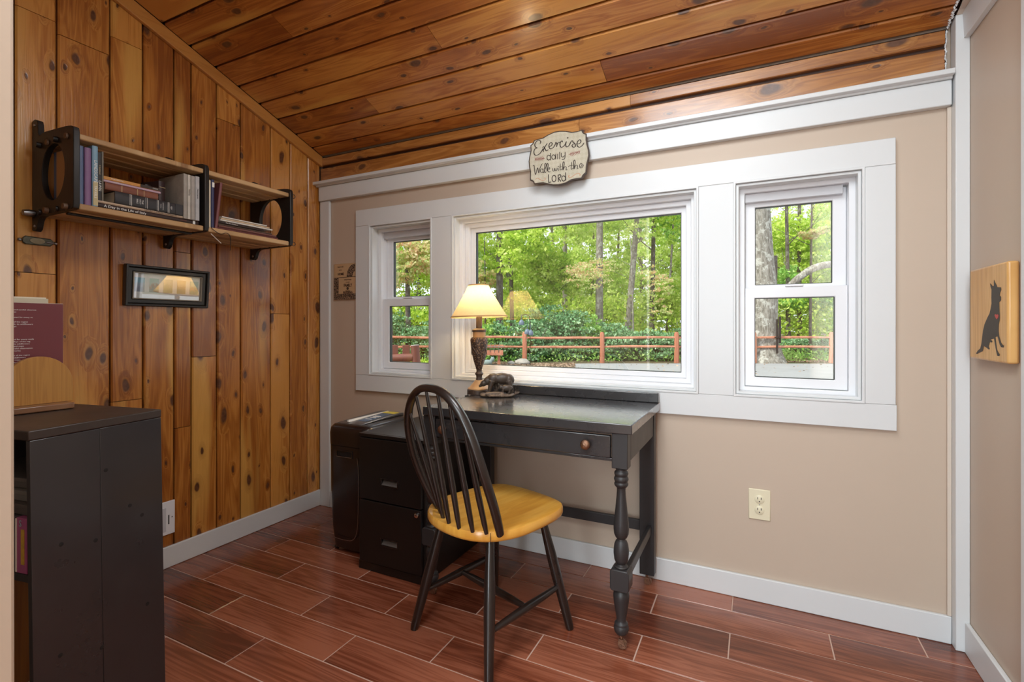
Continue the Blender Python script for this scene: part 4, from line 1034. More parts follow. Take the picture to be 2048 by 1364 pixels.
dl = [[(712,560),(713,712)], circ(678,655,36,50), circ(778,645,36,46), [(822,580),(823,692)], [(862,578),(864,690)], [(902,540),(905,690)],
      [(935,560),(938,625),(968,645),(1005,615)], [(1012,545),(1012,650),(990,690),(948,690)]]
strokes(dl, .0036, 'lettering', M['ink'], taper=False)
wk = [[(345,830),(372,815),(385,890),(408,1005),(430,940),(452,865),(478,972),(505,860),(548,775)], circ(540,925,28,40), [(568,880),(572,965),(600,950)],
      [(585,950),(625,840),(622,775),(600,790),(600,900),(612,962),(632,945)], [(650,945),(672,820),(660,775),(645,800),(648,940)], [(655,890),(700,860),(700,895),(660,905),(690,950),(722,935)],
      [(768,868),(772,925),(800,925),(808,870),(822,922),(850,915),(856,860)], [(878,860),(880,912),(900,905)], circ(880,835,4,4,8), [(922,775),(918,890),(935,905),(960,880)], [(890,850),(960,835)],
      [(975,900),(1000,790),(990,740),(972,770),(975,905),(1010,840),(1040,850),(1040,905),(1068,895)], [(1150,740),(1140,870),(1152,890),(1180,865)], [(1080,850),(1110,822),(1200,812)],
      [(1190,885),(1218,760),(1205,705),(1188,740),(1195,885),(1228,815),(1262,820),(1262,875),(1285,865)], [(1300,845),(1345,825),(1352,785),(1325,775),(1305,820),(1320,862),(1360,850),(1385,795)]]
strokes(wk, .0037, 'lettering', M['ink'])
lo_ = [[(680,1000),(684,1080),(690,1160),(700,1164),(742,1152)], circ(798,1082,40,66), [(880,1005),(888,1148)], [(880,1012),(925,1005),(938,1040),(888,1078)], [(890,1078),(940,1140)], [(1030,955),(1038,1120)], circ(993,1078,38,52)]
strokes(lo_, .0042, 'lettering', M['ink'], taper=False)
sw = [[(415,1108),(450,1080),(500,1102),(560,1128),(612,1112),(612,1078),(580,1078)], [(1120,1022),(1092,1018),(1098,1050),(1140,1052),(1195,1015),(1250,978),(1300,975),(1322,1005),(1300,1022)]]
strokes(sw, .0034, 'scroll_ornament', M['rust_ink'])
def sprig(x0_, y0_, x1_, y1_):
    L_ = [[(x0_, y0_), (x1_, y1_)]]
    dx, dy = x1_-x0_, y1_-y0_
    for i in range(1, 8):
        t = i/8; bx, by = x0_+dx*t, y0_+dy*t; l = 44*(1-.35*t)
        for s_ in (-1, 1): L_.append([(bx, by), (bx+dx/220*26, by+s_*l)])
    return L_
strokes(sprig(600, 665, 385, 692), .0022, 'sprig', M['maroon_ink'], k=1, taper=False)
strokes(sprig(1085, 592, 1312, 540), .0022, 'sprig', M['maroon_ink'], k=1, taper=False)

# ---- family plaque between stile and casing
fp = thing('family_plaque', 'small tan and dark patterned FAMILY plaque beside the left window casing', 'plaque', (.205, -.004, 1.31))
tanp = plain('plaque_tan', (.55, .37, .21), .5, var=.12, scale=30)
pb_ = MB().box(.119, .2925, -.009, -.0006, 1.2065, 1.412).build('board', tanp, fp, bevel=.0015)
def dark_pattern():
    m, nt, b = new_mat('plaque_damask'); v = objcoord(nt)
    w_ = N(nt, 'ShaderNodeTexVoronoi', feature='DISTANCE_TO_EDGE'); w_.inputs['Scale'].default_value = 95; L(nt, v, w_.inputs['Vector'])
    c = ramp(nt, w_.outputs['Distance'], [(.06, (.30, .20, .13)), (.14, (.022, .015, .012))]); L(nt, c, b.inputs['Base Color']); b.inputs['Roughness'].default_value = .5; return m
dp = dark_pattern()
MB().box(.119, .1555, -.0096, -.0091, 1.2395, 1.3330).box(.119, .2925, -.0096, -.0091, 1.2068, 1.2390).build('pattern_band', dp, pb_)
arc = [(.2785-.062*math.cos(math.pi/2*k_/12)*.98, 1.3345+.072*math.sin(math.pi/2*k_/12)) for k_ in range(13)] + [(.2785-.018*math.sin(math.pi/2*k_/8), 1.3345+.030*math.cos(math.pi/2*k_/8)) for k_ in range(9)]
plate(arc, [], lambda a, b_, t: (a, t, b_), -.0096, -.0091, 'pattern_arch', dp, pb_)
MB().box(.1555, .2925, -.0096, -.0091, 1.3325, 1.3350).build('rule', M['ink'], pb_)
TF = lambda x, z: frame_m((x, -.0097, z), (1, 0, 0), (0, 0, 1))
bi = plain('plaque_brown_ink', (.075, .03, .018), .6)
for s_, sz, x_, z_, sx_ in (('HOME', .0195, .172, 1.352, .85), ('blessed is this', .009, .170, 1.394, .9), ('and our', .008, .170, 1.376, .9), ('FAMILY', .0235, .226, 1.286, .82), ('loving and happy', .0088, .226, 1.319, .9), ('is a warm', .008, .226, 1.305, .9),
                       ('count every', .0085, .226, 1.256, .9), ('BLESSING', .0175, .226, 1.2455, .95)):
    text_ob('lettering', s_, sz, TF(x_, z_), bi, pb_, sx=sx_, bold=.0006 if s_.isupper() else .0001)
MB().lathe([(.0085, 0), (.0085, -.0006), (.0001, -.0007)], 20, (.2245, -.0092, 1.2685), axis='Y').build('medallion', M['ink'], pb_)

# ---- dog plaque on the right wall
dg = thing('dog_plaque', 'honey wooden plaque with a black sitting dog and red heart on the right wall', 'plaque', (XR-.012, -.25, 1.09))
PY0, PY1, PZ0, PZ1 = -.378, -.124, .955, 1.227
bd = MB().box(XR-.0255, XR-.0006, PY0, PY1, PZ0, PZ1).build('board', M['plaque_wood'], dg, bevel=.006, seg=3)
def dgp(px, py):   # crop coords of the silhouette -> plaque face
    y = PY1-.004 - (px-80)/(475-80)*(PY1-PY0-.012)
    top_ = 235-(px-80)*.30; bot = 1185+(px-80)*.115
    z = PZ1 - (py-top_)/(bot-top_)*(PZ1-PZ0)
    return y, z
DOG = [(316,362),(330,375),(345,395),(357,385),(356,345),(358,322),(366,345),(385,382),(390,400),(428,402),(430,430),(420,460),(415,490),(428,505),(428,540),(418,556),(410,560),(412,640),(416,720),(414,760),(405,810),(404,880),(410,935),(428,1000),(440,1022),(456,1035),(452,1055),(430,1052),(415,1020),(400,960),(393,935),(372,945),(378,1000),(388,1080),(400,1108),(415,1130),(412,1150),(392,1148),(382,1105),(370,1040),(358,962),(330,970),(320,975),(340,990),(334,1004),(312,1000),(306,1030),(300,1045),(312,1078),(300,1082),(275,1062),(245,1045),(240,1080),(232,1105),(200,1118),(165,1136),(155,1130),(175,1100),(205,1075),(218,1030),(228,950),(240,870),(255,810),(285,740),(310,690),(322,640),(332,580),(330,520),(332,430),(322,400)]
plate([dgp(*p) for p in DOG], [], lambda a, b_, t: (t, a, b_), XR-.0262, XR-.0257, 'dog_silhouette', plain('dog_black', (.035, .028, .024), .5), bd)
plate([dgp(*p) for p in [(366,705),(378,695),(386,704),(396,695),(406,706),(402,730),(390,752),(376,732)]], [], lambda a, b_, t: (t, a, b_), XR-.0268, XR-.0263, 'heart', M['red_ink'], bd)

# ================================================================ OUTDOORS
GZ = -.35
def out(u, dep):
    a = (u-1024)/F_PX*dep; s_, c_ = math.sin(R(YAW)), math.cos(R(YAW))
    return Vector((CX - s_*dep + c_*a, CY + c_*dep + s_*a, GZ))
vR = Vector((math.cos(R(YAW)), math.sin(R(YAW)), 0)); vF = Vector((-math.sin(R(YAW)), math.cos(R(YAW)), 0))
def soil():
    m, nt, b = new_mat('forest_floor'); v = objcoord(nt)
    c = ramp(nt, noise(nt, v, 1.5, 6, .65).outputs[0], [(.35, (.05, .09, .02)), (.5, (.13, .10, .05)), (.65, (.20, .15, .09))]); L(nt, c, b.inputs['Base Color']); b.inputs['Roughness'].default_value = .95; return m
g = MB().add([(-90, .17, GZ-.02), (90, .17, GZ-.02), (90, 120, GZ-.02), (-90, 120, GZ-.02), (-90, .17, GZ-.3), (90, .17, GZ-.3), (90, 120, GZ-.3), (-90, 120, GZ-.3)], [(0,1,2,3), (7,6,5,4), (0,4,5,1), (1,5,6,2), (2,6,7,3), (3,7,4,0)])
struct('ground', g, soil())
asph = plain('grey_asphalt', (.33, .34, .35), .85, var=.18, scale=1.2, bmp=.3, bscale=30)
dw = [(-3.2, 3.0), (-2.6, 12.4), (-4.3, 14.9), (-3.0, 15.8), (-.3, 17.1), (2.6, 18.5), (9, 21.3), (16, 22), (16, 3.0)]
struct('driveway', MB().prism(dw, lambda a, b_, t: (a, b_, t), GZ-.019, GZ), asph)

# leaf clouds ---------------------------------------------------
def leaf_mat(name, cols, transl=.48, rough=.5):
    m = bpy.data.materials.new(name); m.use_nodes = True; nt = m.node_tree
    for n_ in list(nt.nodes): nt.nodes.remove(n_)
    o_ = N(nt, 'ShaderNodeOutputMaterial'); gi = N(nt, 'ShaderNodeNewGeometry').outputs['Random Per Island']
    tc = N(nt, 'ShaderNodeTexCoord').outputs['Object']; big = noise(nt, tc, .7, 2).outputs[0]
    f = math_n(nt, 'ADD', math_n(nt, 'MULTIPLY', gi, .6), math_n(nt, 'MULTIPLY_ADD', big, 1.0, -.3))
    n_ = len(cols); c = ramp(nt, f, [(.1+.8*i/(n_-1), cols[i]) for i in range(n_)])
    a = N(nt, 'ShaderNodeBsdfPrincipled'); L(nt, c, a.inputs['Base Color']); a.inputs['Roughness'].default_value = rough
    t = N(nt, 'ShaderNodeBsdfTranslucent'); L(nt, c, t.inputs[0])
    mx = N(nt, 'ShaderNodeMixShader'); mx.inputs[0].default_value = transl
    L(nt, a.outputs[0], mx.inputs[1]); L(nt, t.outputs[0], mx.inputs[2]); L(nt, mx.outputs[0], o_.inputs[0]); return m
LM = {
 'bright': leaf_mat('leaves_bright', [(.22, .44, .03), (.48, .70, .07), (.70, .84, .16), (.84, .92, .36)]),
 'yellow': leaf_mat('leaves_yellow', [(.45, .66, .10), (.68, .84, .22), (.86, .93, .42), (.93, .92, .55)]),
 'autumn': leaf_mat('leaves_autumn', [(.38, .60, .14), (.66, .76, .30), (.86, .72, .42), (.85, .48, .30)]),
 'mid': leaf_mat('leaves_mid', [(.15, .40, .07), (.30, .60, .12), (.50, .76, .20), (.65, .84, .32)]),
 'rhodo': leaf_mat('leaves_rhododendron', [(.07, .22, .08), (.16, .38, .16), (.32, .54, .28), (.52, .68, .46)], .2, .35),
 'litter': leaf_mat('leaf_litter', [(.18, .12, .08), (.36, .24, .16), (.50, .38, .28), (.55, .30, .14)], .1),
}
def leaves_mesh(name, C, size, mat, parent, off, flat=False, **props):
    n = len(C)
    d = nrg.normal(size=(n, 3)); 
    if flat: d[:, 2] *= .15
    d /= np.linalg.norm(d, axis=1)[:, None]
    e = nrg.normal(size=(n, 3)); 
    if flat: e[:, 2] *= .15
    e -= (e*d).sum(1)[:, None]*d; e /= np.linalg.norm(e, axis=1)[:, None]
    nn = np.cross(d, e)
    s_ = (size*nrg.uniform(.6, 1.35, size=n))[:, None]
    V = np.stack([C-d*s_*.5, C+e*s_*.30+nn*s_*.08, C+d*s_*.5, C-e*s_*.30+nn*s_*.08], 1).reshape(-1, 3) - np.array(off)
    me = bpy.data.meshes.new(name); me.vertices.add(4*n); me.vertices.foreach_set('co', V.ravel())
    i = np.arange(n)*4
    F = np.stack([i, i+1, i+2, i, i+2, i+3], 1).ravel()
    me.loops.add(6*n); me.loops.foreach_set('vertex_index', F)
    me.polygons.add(2*n); me.polygons.foreach_set('loop_start', np.arange(2*n)*3); me.polygons.foreach_set('loop_total', np.full(2*n, 3))
    me.update(calc_edges=True); me.materials.append(mat)
    o = bpy.data.objects.new(name, me); COL.objects.link(o)
    if parent is not None: o.parent = parent
    for k_, v in props.items(): o[k_] = v
    return o
def cloud(blobs, n):
    """points spread in sprays inside ellipsoids (x,y,z,rx,ry,rz)"""
    w = np.array([b_[3]*b_[4]*b_[5] for b_ in blobs])**.66; w /= w.sum(); P = []
    for b_, wi in zip(blobs, w):
        m = max(20, int(n*wi)); ns = max(4, m//22)
        q = nrg.normal(size=(ns, 3)); q /= np.linalg.norm(q, axis=1)[:, None]; q *= nrg.uniform(.35, 1, size=(ns, 1))**.6
        idx = nrg.integers(0, ns, m)
        p = q[idx] + nrg.normal(size=(m, 3))*np.array([.13, .13, .06])
        P.append(p*np.array(b_[3:6]) + np.array(b_[:3]))
    return np.concatenate(P)
def bark(name, a, b2, lich=(.45, .45, .40), sc=6):
    m, nt, b = new_mat(name); v = objcoord(nt)
    mp = N(nt, 'ShaderNodeMapping'); L(nt, v, mp.inputs[0]); mp.inputs['Scale'].default_value = (sc*2, sc*2, sc*.45)
    n1 = noise(nt, mp.outputs[0], 1.5, 5, .7).outputs[0]; c = ramp(nt, n1, [(.38, a), (.6, b2)])
    c = mix_c(nt, ramp(nt, noise(nt, v, 4, 4, .7).outputs[0], [(.52, 0.0), (.60, .8)]), c, lich); L(nt, c, b.inputs['Base Color']); b.inputs['Roughness'].default_value = .9
    bump(nt, b, n1, 1.0, .05); return m
BK = {'grey': bark('bark_grey', (.12, .11, .095), (.30, .28, .25)), 'dark': bark('bark_dark', (.06, .052, .045), (.17, .15, .13), (.25, .26, .22)), 'oak': bark('bark_lichen', (.16, .15, .12), (.40, .38, .33), (.62, .62, .56), 5)}
def trunk_mb(base, h, r, lean_=(0, 0), bend=.0, branches=4, seed=0, zb0=.35):
    rg = random.Random(seed); pts = []; rad = []
    for i in range(9):
        t = i/8; pts.append(base + Vector((lean_[0]*t*h + bend*math.sin(t*3+seed), lean_[1]*t*h + bend*math.cos(t*2.3+seed)-bend, h*t))); rad.append(r*(1.28 if i == 0 else 1)*(1-.55*t))
    mb_ = MB().tube(pts, rad, 12)
    for j in range(branches):
        t = zb0+(.95-zb0)*rg.random(); k_ = t*8; i = min(7, int(k_)); p = pts[i].lerp(pts[i+1], k_-i); a = rg.uniform(0, 6.28); l = h*rg.uniform(.12, .24)
        q = [p, p+Vector((math.cos(a)*l*.45, math.sin(a)*l*.45, l*.22)), p+Vector((math.cos(a)*l, math.sin(a)*l, l*rg.uniform(.3, .8)))]
        mb_.tube(q, [r*.28*(1-.4*t), r*.18, r*.05], 7)
    return mb_
def tree(label, u, dep, h, r, barkk, leafk, nleaf, lsize, crown, lean_=(0, 0), group='woodland trees behind the fence', seed=0, cat='tree', branches=5, name='woodland_tree'):
    b0 = out(u, dep); t = thing(name, label, cat, b0, group=group)
    tb = trunk_mb(b0, h, r, lean_, bend=r*.5, branches=branches, seed=seed); tb.build('trunk', BK[barkk], t, smooth=60)
    blobs = []
    rg = random.Random(seed+100)
    for (du, dz, rx, rz, cnt) in crown:
        for _ in range(cnt):
            c = b0 + vR*(du+rg.uniform(-rx, rx)*.6) + vF*rg.uniform(-rx, rx)*.5 + Vector((0, 0, dz+rg.uniform(-rz, rz)*.6))
            blobs.append((c.x, c.y, c.z, rx*.55, rx*.55, rz*.45))
    if blobs: leaves_mesh('foliage', cloud(blobs, int(nleaf*1.35)), lsize, LM[leafk], t, b0, kind='stuff')
    return t

# big lichen-covered oak right of the drive, with one long curved limb
ob = out(1517, 19.5)
oak = thing('oak_tree', 'huge lichen-covered grey trunk with a long curved limb seen through the right window', 'tree', ob)
tm = MB()
tm.tube([ob+Vector((0, 0, z)) + vR*dx for z, dx in ((-.05, 0), (.25, 0), (.7, -.02), (1.6, -.03), (2.7, .02), (4, -.06), (6, -.15), (9, -.3))], [1.02, .88, .75, .70, .68, .60, .55, .45], 20)
tm.build('trunk', BK['oak'], oak, smooth=60)
def oq(du, z, df=0): return ob + vR*du + vF*df + Vector((0, 0, z))
MB().tube(catmull([oq(.45, 2.55), oq(.9, 2.75, -.2), oq(1.35, 3.25, -.4), oq(1.95, 3.65, -.5), oq(2.75, 3.78, -.5), oq(3.6, 3.70, -.5), oq(4.6, 3.9, -.5)], 5), .135, 12).build('limb', BK['oak'], oak, smooth=60)
MB().tube(catmull([oq(.72, 4.2, .3), oq(.72, 3.4, .3), oq(.66, 2.8, .3)], 4), .17, 10).build('limb', BK['dark'], oak, smooth=60, label='dark stem rising beside the main trunk')
fe = thing('bird_feeder', 'long narrow black tube hanging on the big oak trunk', 'feeder', oq(-.32+.62, .5, -.85)-Vector((0, 0, 0)))
q0 = oq(.27, 0, -.86)
MB().cyl(q0+Vector((0, 0, .35)), q0+Vector((0, 0, 1.65)), .035, n=10).cyl(q0+Vector((.09, 0, .75)), q0+Vector((.09, 0, 1.75)), .045, n=10).build('tube', M['dark'], fe)
MB().cyl(q0+Vector((.02, 0, .95)), q0+Vector((.02, 0, .99)), .11, n=12).build('perch', M['dark'], fe)

# split rail fence
fence = thing('split_rail_fence', 'reddish split-rail wooden fence along the edge of the drive', 'fence', out(1204, 18.7))
rail_m = wood('fence_cedar', (.30, .10, .05), (.50, .19, .11), (.62, .28, .18), 'Y', 'X', knots=0, rough=.7, coat=0)
us = [584, 739, 894, 1049, 1204, 1353, 1508, 1663, 1818]
for i, u in enumerate(us):
    p = out(u, 18.7); rr_ = .105
    pts = [p+Vector((0, 0, -.01)), p+Vector((.01, 0, .5)), p+Vector((0, 0, 1.10)), p+Vector((0, 0, 1.17))]
    MB().tube(pts, [.098, .09, .088, .05], 8).build('post', rail_m, fence, smooth=30)
for i in range(len(us)-1):
    for z, dz in ((.955, .0), (.60, .02)):
        a = out(us[i], 18.7)+Vector((0, 0, z+rng.uniform(-.015, .015))); c = out(us[i+1], 18.7)+Vector((0, 0, z+rng.uniform(-.015, .015)))
        MB().tube([a, a.lerp(c, .3)+Vector((0, 0, rng.uniform(-.02, .02))), a.lerp(c, .7)+Vector((0, 0, rng.uniform(-.02, .02))), c], [.035, .050, .048, .036], 7).build('rail', rail_m, fence, smooth=30)

# shepherd hook with bells
hk = out(1060, 17.4)
hook = thing('garden_hook', 'thin black metal pole with a curled hook in the bed before the fence', 'garden hook', hk)
def hq(dx, z): return hk + vR*dx + Vector((0, 0, z))
MB().tube([hq(0, 0), hq(0, 1.66)]+[hq(-.16+.16*math.cos(a), 1.66+.14*math.sin(a)) for a in np.linspace(.3, 3.4, 9)], .016, 8).build('pole', M['dark'], hook, smooth=60)
bellm = plain('bell_slate_blue', (.14, .19, .26), .4)
for i, (dx, z, lab) in enumerate(((-.30, 1.50, 'slate blue bell hanging highest left of the pole'), (-.10, 1.18, 'slate blue bell hanging just left of the pole'), (.02, 1.14, 'slate blue bell hanging lowest in front of the pole'))):
    p = hq(dx, z) - vF*.06
    bl = MB().lathe([(.012, .12), (.03, .115), (.075, .07), (.095, .02), (.10, -.03), (.088, -.07), (.0001, -.07)], 16, tuple(p)).cyl(tuple(p+Vector((0, 0, .12))), tuple(p+Vector((0, 0, .32))), .006, n=6).build('garden_bell', bellm, None, smooth=50)
    tag(bl, lab, 'bell', 'bells on the garden hook')

# planter bench and small statues by the bed
pb0 = out(975, 17.6)
pbn = thing('planter_bench', 'red-brown raised wooden planter on legs beyond the lamp', 'planter', pb0)
def bq(dx, df, z): return pb0 + vR*dx + vF*df + Vector((0, 0, z))
def obox(mb_, x0_, x1_, f0, f1, z0, z1):
    P_ = [bq(x, f, z) for x in (x0_, x1_) for f in (f0, f1) for z in (z0, z1)]; return mb_.add([tuple(p) for p in P_], [(0,1,3,2),(4,6,7,5),(0,4,5,1),(2,3,7,6),(0,2,6,4),(1,5,7,3)])
obox(MB(), -.6, .56, -.22, .22, .36, .44).build('shelf', rail_m, pbn); obox(MB(), -.6, .56, -.2, -.17, .44, .54).build('side', rail_m, pbn); obox(MB(), -.6, .56, .17, .2, .62, .72).build('back_rail', rail_m, pbn)
for dx in (-.5, .36):
    obox(MB(), dx, dx+.10, -.12, -.02, 0, .36).build('leg', rail_m, pbn)
wm = MB()
for i in range(7):
    dx = -.5+.15*i; wm.tube([bq(dx, -.2, .46), bq(dx, -.22, .66), bq(dx+.03, 0, .78), bq(dx, .2, .70)], .010, 6)
wm.tube([bq(-.6, -.22, .66), bq(.58, -.22, .66)], .010, 6); wm.build('wire_guard', M['steel'], pbn)
def rocky(name, label, c, r, col, group=None, sq=.6):
    V = MB(); blob(V, (0, 0, r*sq*.7), (r, r*.8, r*sq), n=8); rg = random.Random(int(r*1e4))
    V.v = [(x*rg.uniform(.88, 1.1), y*rg.uniform(.88, 1.1), max(.0, z*rg.uniform(.85, 1.1))) for x, y, z in V.v]
    o = V.build(name, col, None, smooth=30, world=False); o.location = c; tag(o, label, 'stone', group); return o
stone_m = plain('garden_stone', (.40, .37, .33), .8, var=.3, scale=8)
rocky('garden_rock', 'pale grey rock at the foot of the hook', out(1045, 17.8), .28, stone_m, sq=.45)
rocky('garden_rock', 'small rock left beside the pale grey rock', out(1022, 17.7), .14, stone_m)
st = thing('garden_statue', 'small grey-green animal statue under the planter', 'statue', out(975, 17.0))
mb = MB(); sp0 = out(975, 17.0)
blob(mb, tuple(sp0+Vector((0, 0, .14))), (.17, .1, .10)); blob(mb, tuple(sp0+vR*.17+Vector((0, 0, .24))), (.08, .07, .08)); blob(mb, tuple(sp0+vR*.21+Vector((0, 0, .32))), (.02, .02, .04)); blob(mb, tuple(sp0+vR*.14+Vector((0, 0, .32))), (.02, .02, .04))
for dx in (-.12, .12): mb.cyl(tuple(sp0+vR*dx+Vector((0, 0, .002))), tuple(sp0+vR*dx+Vector((0, 0, .12))), .04, n=8)
o = mb.build('body', plain('statue_verdigris', (.22, .28, .27), .7), st); remesh(o, .02, 1)

# log chair outside the left window
lc0 = out(818, 7.0)
lc = thing('log_chair', 'dark red-brown log chair back outside the left window', 'garden chair', lc0)
logm = plain('log_stain', (.16, .052, .035), .5, var=.3, scale=6); logend = plain('log_end', (.50, .47, .45), .8, var=.3, scale=20)
def lq(dx, df, z): return lc0 + vR*dx + vF*df + Vector((0, 0, z))
for x0_, x1_, f in ((.17, .085, 0), (-.62, -.66, 0)):
    pst = MB().cyl(tuple(lq(x0_, f, 0)), tuple(lq(x1_, f, 1.125)), .064, .060, 18).build('post', logm, lc, smooth=40)
    ax_ = (lq(x1_, f, 1.125)-lq(x0_, f, 0)).normalized(); e0 = lq(x1_, f, 1.126); MB().cyl(tuple(e0), tuple(e0+ax_*.008), .056, n=18).build('cut_end', logend, pst)
MB().cyl(tuple(lq(-.62, 0, .93)), tuple(lq(.06, 0, .955)), .058, n=16).build('rail', logm, lc, smooth=40)
MB().cyl(tuple(lq(-.62, .02, .42)), tuple(lq(.10, .02, .42)), .05, n=16).build('rail', logm, lc, smooth=40)
for dx in (-.50, -.355, -.225, -.055):
    o = MB().box(-.052, .052, -.014, .014, .40, 1.13).build('slat', logm, lc, bevel=.004, world=False)
    o.location = lq(dx, .07, 0)-lc0; o.rotation_euler = (0, 0, R(YAW))
for dx in (-.60, .02):
    MB().cyl(tuple(lq(dx, -.5, 0)), tuple(lq(dx, -.5, .62)), .05, n=14).build('leg', logm, lc, smooth=40)
    MB().cyl(tuple(lq(dx, -.55, .62)), tuple(lq(dx, .05, .66)), .045, n=14).build('arm', logm, lc, smooth=40)
for k_ in range(5):
    a, c = lq(-.62, -.45+.11*k_, .42), lq(.06, -.45+.11*k_, .42); MB().cyl(tuple(a), tuple(c), .035, n=10).build('seat_slat', logm, lc, smooth=40)

# trees with visible trunks
T = tree
T('grey trunk with furrowed bark seen just right of the lamp shade top', 996, 22, 14, .175, 'dark', 'bright', 4500, .17, [(-2.2, 4.8, 2.0, 2.6, 4), (1.6, 5.6, 2.0, 2.2, 4)], (.012, 0), seed=1)
T('thin dark trunk right of the furrowed trunk by the lamp', 1025, 23.5, 12, .11, 'dark', 'bright', 6500, .17, [(1.3, 4.5, 1.7, 2.4, 6), (2.6, 3.6, 1.2, 1.5, 3)], (-.01, 0), seed=2)
T('pale straight trunk left of the picture window centre', 1132, 26, 16, .15, 'grey', 'yellow', 3800, .17, [(-.8, 8.5, 2.6, 2.5, 4), (1.5, 7.5, 2, 2, 3)], (.006, 0), seed=3)
T('thick straight grey trunk right of the picture window centre', 1204, 23, 16, .19, 'grey', 'yellow', 3500, .17, [(-.6, 8.2, 2.6, 2.2, 4), (1.8, 6.5, 1.5, 1.5, 2)], (.0, 0), seed=4)
T('leaning grey trunk near the right side of the picture window', 1256, 24.5, 15, .17, 'grey', 'bright', 3800, .16, [(.8, 8.2, 2.6, 2.2, 4), (2.2, 6.2, 1.6, 1.6, 3)], (.065, .0), seed=5)
T('slim mottled trunk close to the right side of the picture window', 1303, 25.5, 15, .13, 'dark', 'bright', 3800, .16, [(.2, 3.4, 1.7, 1.6, 4), (-1.6, 5.0, 1.3, 1.2, 3)], (.008, 0), seed=6)
T('thin leaning stem at the far right of the picture window', 1330, 27, 12, .07, 'grey', 'mid', 3600, .17, [(.3, 7.2, 2, 2, 4)], (.06, 0), seed=7)
T('slender dark trunk right of the big oak', 1574, 26, 12, .12, 'dark', 'mid', 4500, .18, [(.8, 3.4, 2.0, 1.4, 5)], (.0, 0), seed=8)
T('second slender dark trunk between oak and fence post', 1598, 28, 12, .14, 'dark', 'bright', 6500, .19, [(.6, 5.5, 2.4, 2.2, 6), (2.4, 4.2, 1.6, 1.6, 3)], (.01, 0), seed=9)
T('forked dark trunk seen in the upper left window', 822, 21, 10, .12, 'dark', 'autumn', 5500, .16, [(0, 4.0, 1.8, 1.4, 5), (1.0, 5.6, 1.6, 1.2, 3)], (-.02, 0), seed=10)
T('orange-tinged maple spray across the top of the right window', 1622, 22, 8, .07, 'dark', 'autumn', 900, .13, [(.1, 5.45, .9, .35, 3)], (.0, 0), seed=11)
T('wispy pinkish-leaved dogwood in front of the thick grey trunk', 1268, 21.2, 5.2, .045, 'grey', 'autumn', 2300, .10, [(-1.7, 3.7, 1.6, 1.0, 5), (1.2, 3.1, 1.1, 1.0, 4), (1.4, 1.8, .7, .7, 2)], (-.03, 0), seed=12, name='dogwood_tree')
T('autumn-tinted sapling left of the furrowed trunk by the lamp', 970, 24, 6, .05, 'dark', 'autumn', 1800, .14, [(0, 3.9, .9, 1.2, 4)], (.0, 0), seed=13)
# filler trees deeper in the wood
deep = [(690, 27), (760, 30), (840, 28), (905, 31), (950, 34), (1015, 31), (1075, 36), (1110, 31), (1160, 38), (1185, 32), (1232, 35), (1285, 31), (1345, 33), (1400, 37), (1455, 31), (1520, 34), (1580, 38), (1625, 33), (1690, 36), (1760, 31), (1830, 35), (600, 32)]
kinds = ['yellow', 'bright', 'bright', 'yellow', 'yellow', 'bright', 'yellow', 'yellow', 'yellow', 'bright', 'yellow', 'yellow', 'bright', 'mid', 'bright', 'yellow', 'bright', 'yellow', 'mid', 'bright', 'yellow', 'bright']
where = ['far left of the log chair', 'behind the left window stile', 'behind the log chair', 'between the left and picture windows', 'behind the lamp', 'behind the two trunks by the lamp', 'left of the pale straight trunk, deep in the wood', 'just left of the pale straight trunk', 'between the pale and thick trunks, deep in the wood', 'just left of the thick grey trunk',
         'just right of the thick grey trunk', 'between leaning and slim mottled trunks', 'at the right edge of the picture window', 'behind the wide mullion', 'left of the right window', 'behind the big oak', 'behind the slender dark trunk', 'at the right edge of the right window', 'beyond the last fence post', 'right of the right window', 'far right of the drive', 'far left of the wood']
for i, ((u, dep), kd) in enumerate(zip(deep, kinds)):
    adj = {'yellow': 'pale yellow-green', 'bright': 'bright green', 'mid': 'mid green'}[kd]
    T('%s leafy tree %s' % (adj, where[i]), u, dep, 12, .10+.02*(i % 3), 'grey' if i % 2 else 'dark', kd, 8500, .195, [(0, 1.9, 2.8, 1.7, 7), (0, 5.0, 2.8, 2.6, 8), (0, 8.8, 3.0, 2.2, 5)], (rng.uniform(-.03, .03), 0), seed=20+i, branches=6)
# dark rhododendrons behind the fence
rh = [(600, 21, 1.3), (700, 21, 1.5), (790, 20.6, 1.8), (850, 20.4, 1.5), (905, 21, 1.7), (960, 20.3, 1.3), (1012, 20.6, 1.5), (1062, 20.1, 1.4), (1095, 21.3, 2.1), (1140, 20.7, 1.9), (1178, 21.0, 1.8), (1225, 20.5, 1.35), (1275, 20.8, 1.2), (1322, 20.3, 1.1), (1370, 20.9, 1.2), (1430, 21, 1.3), (1585, 22.6, .75), (1625, 22.8, .8), (1665, 22.3, .8), (1720, 22.5, 1.0)]
pos = ['leftmost behind the fence', 'left of the log chair', 'behind the log chair', 'right of the log chair', 'behind the mullion by the lamp', 'behind the planter, left', 'behind the planter, right', 'behind the hook and bells', 'tallest, in front of the pale trunk', 'tall, left of the middle fence post',
       'right behind the middle fence post', 'before the thick grey trunk', 'between middle and right posts', 'left of the right fence post', 'at the right fence post', 'behind the wide mullion', 'low, right of the big oak', 'low, middle of the right window', 'low, by the last fence post', 'beyond the last fence post']
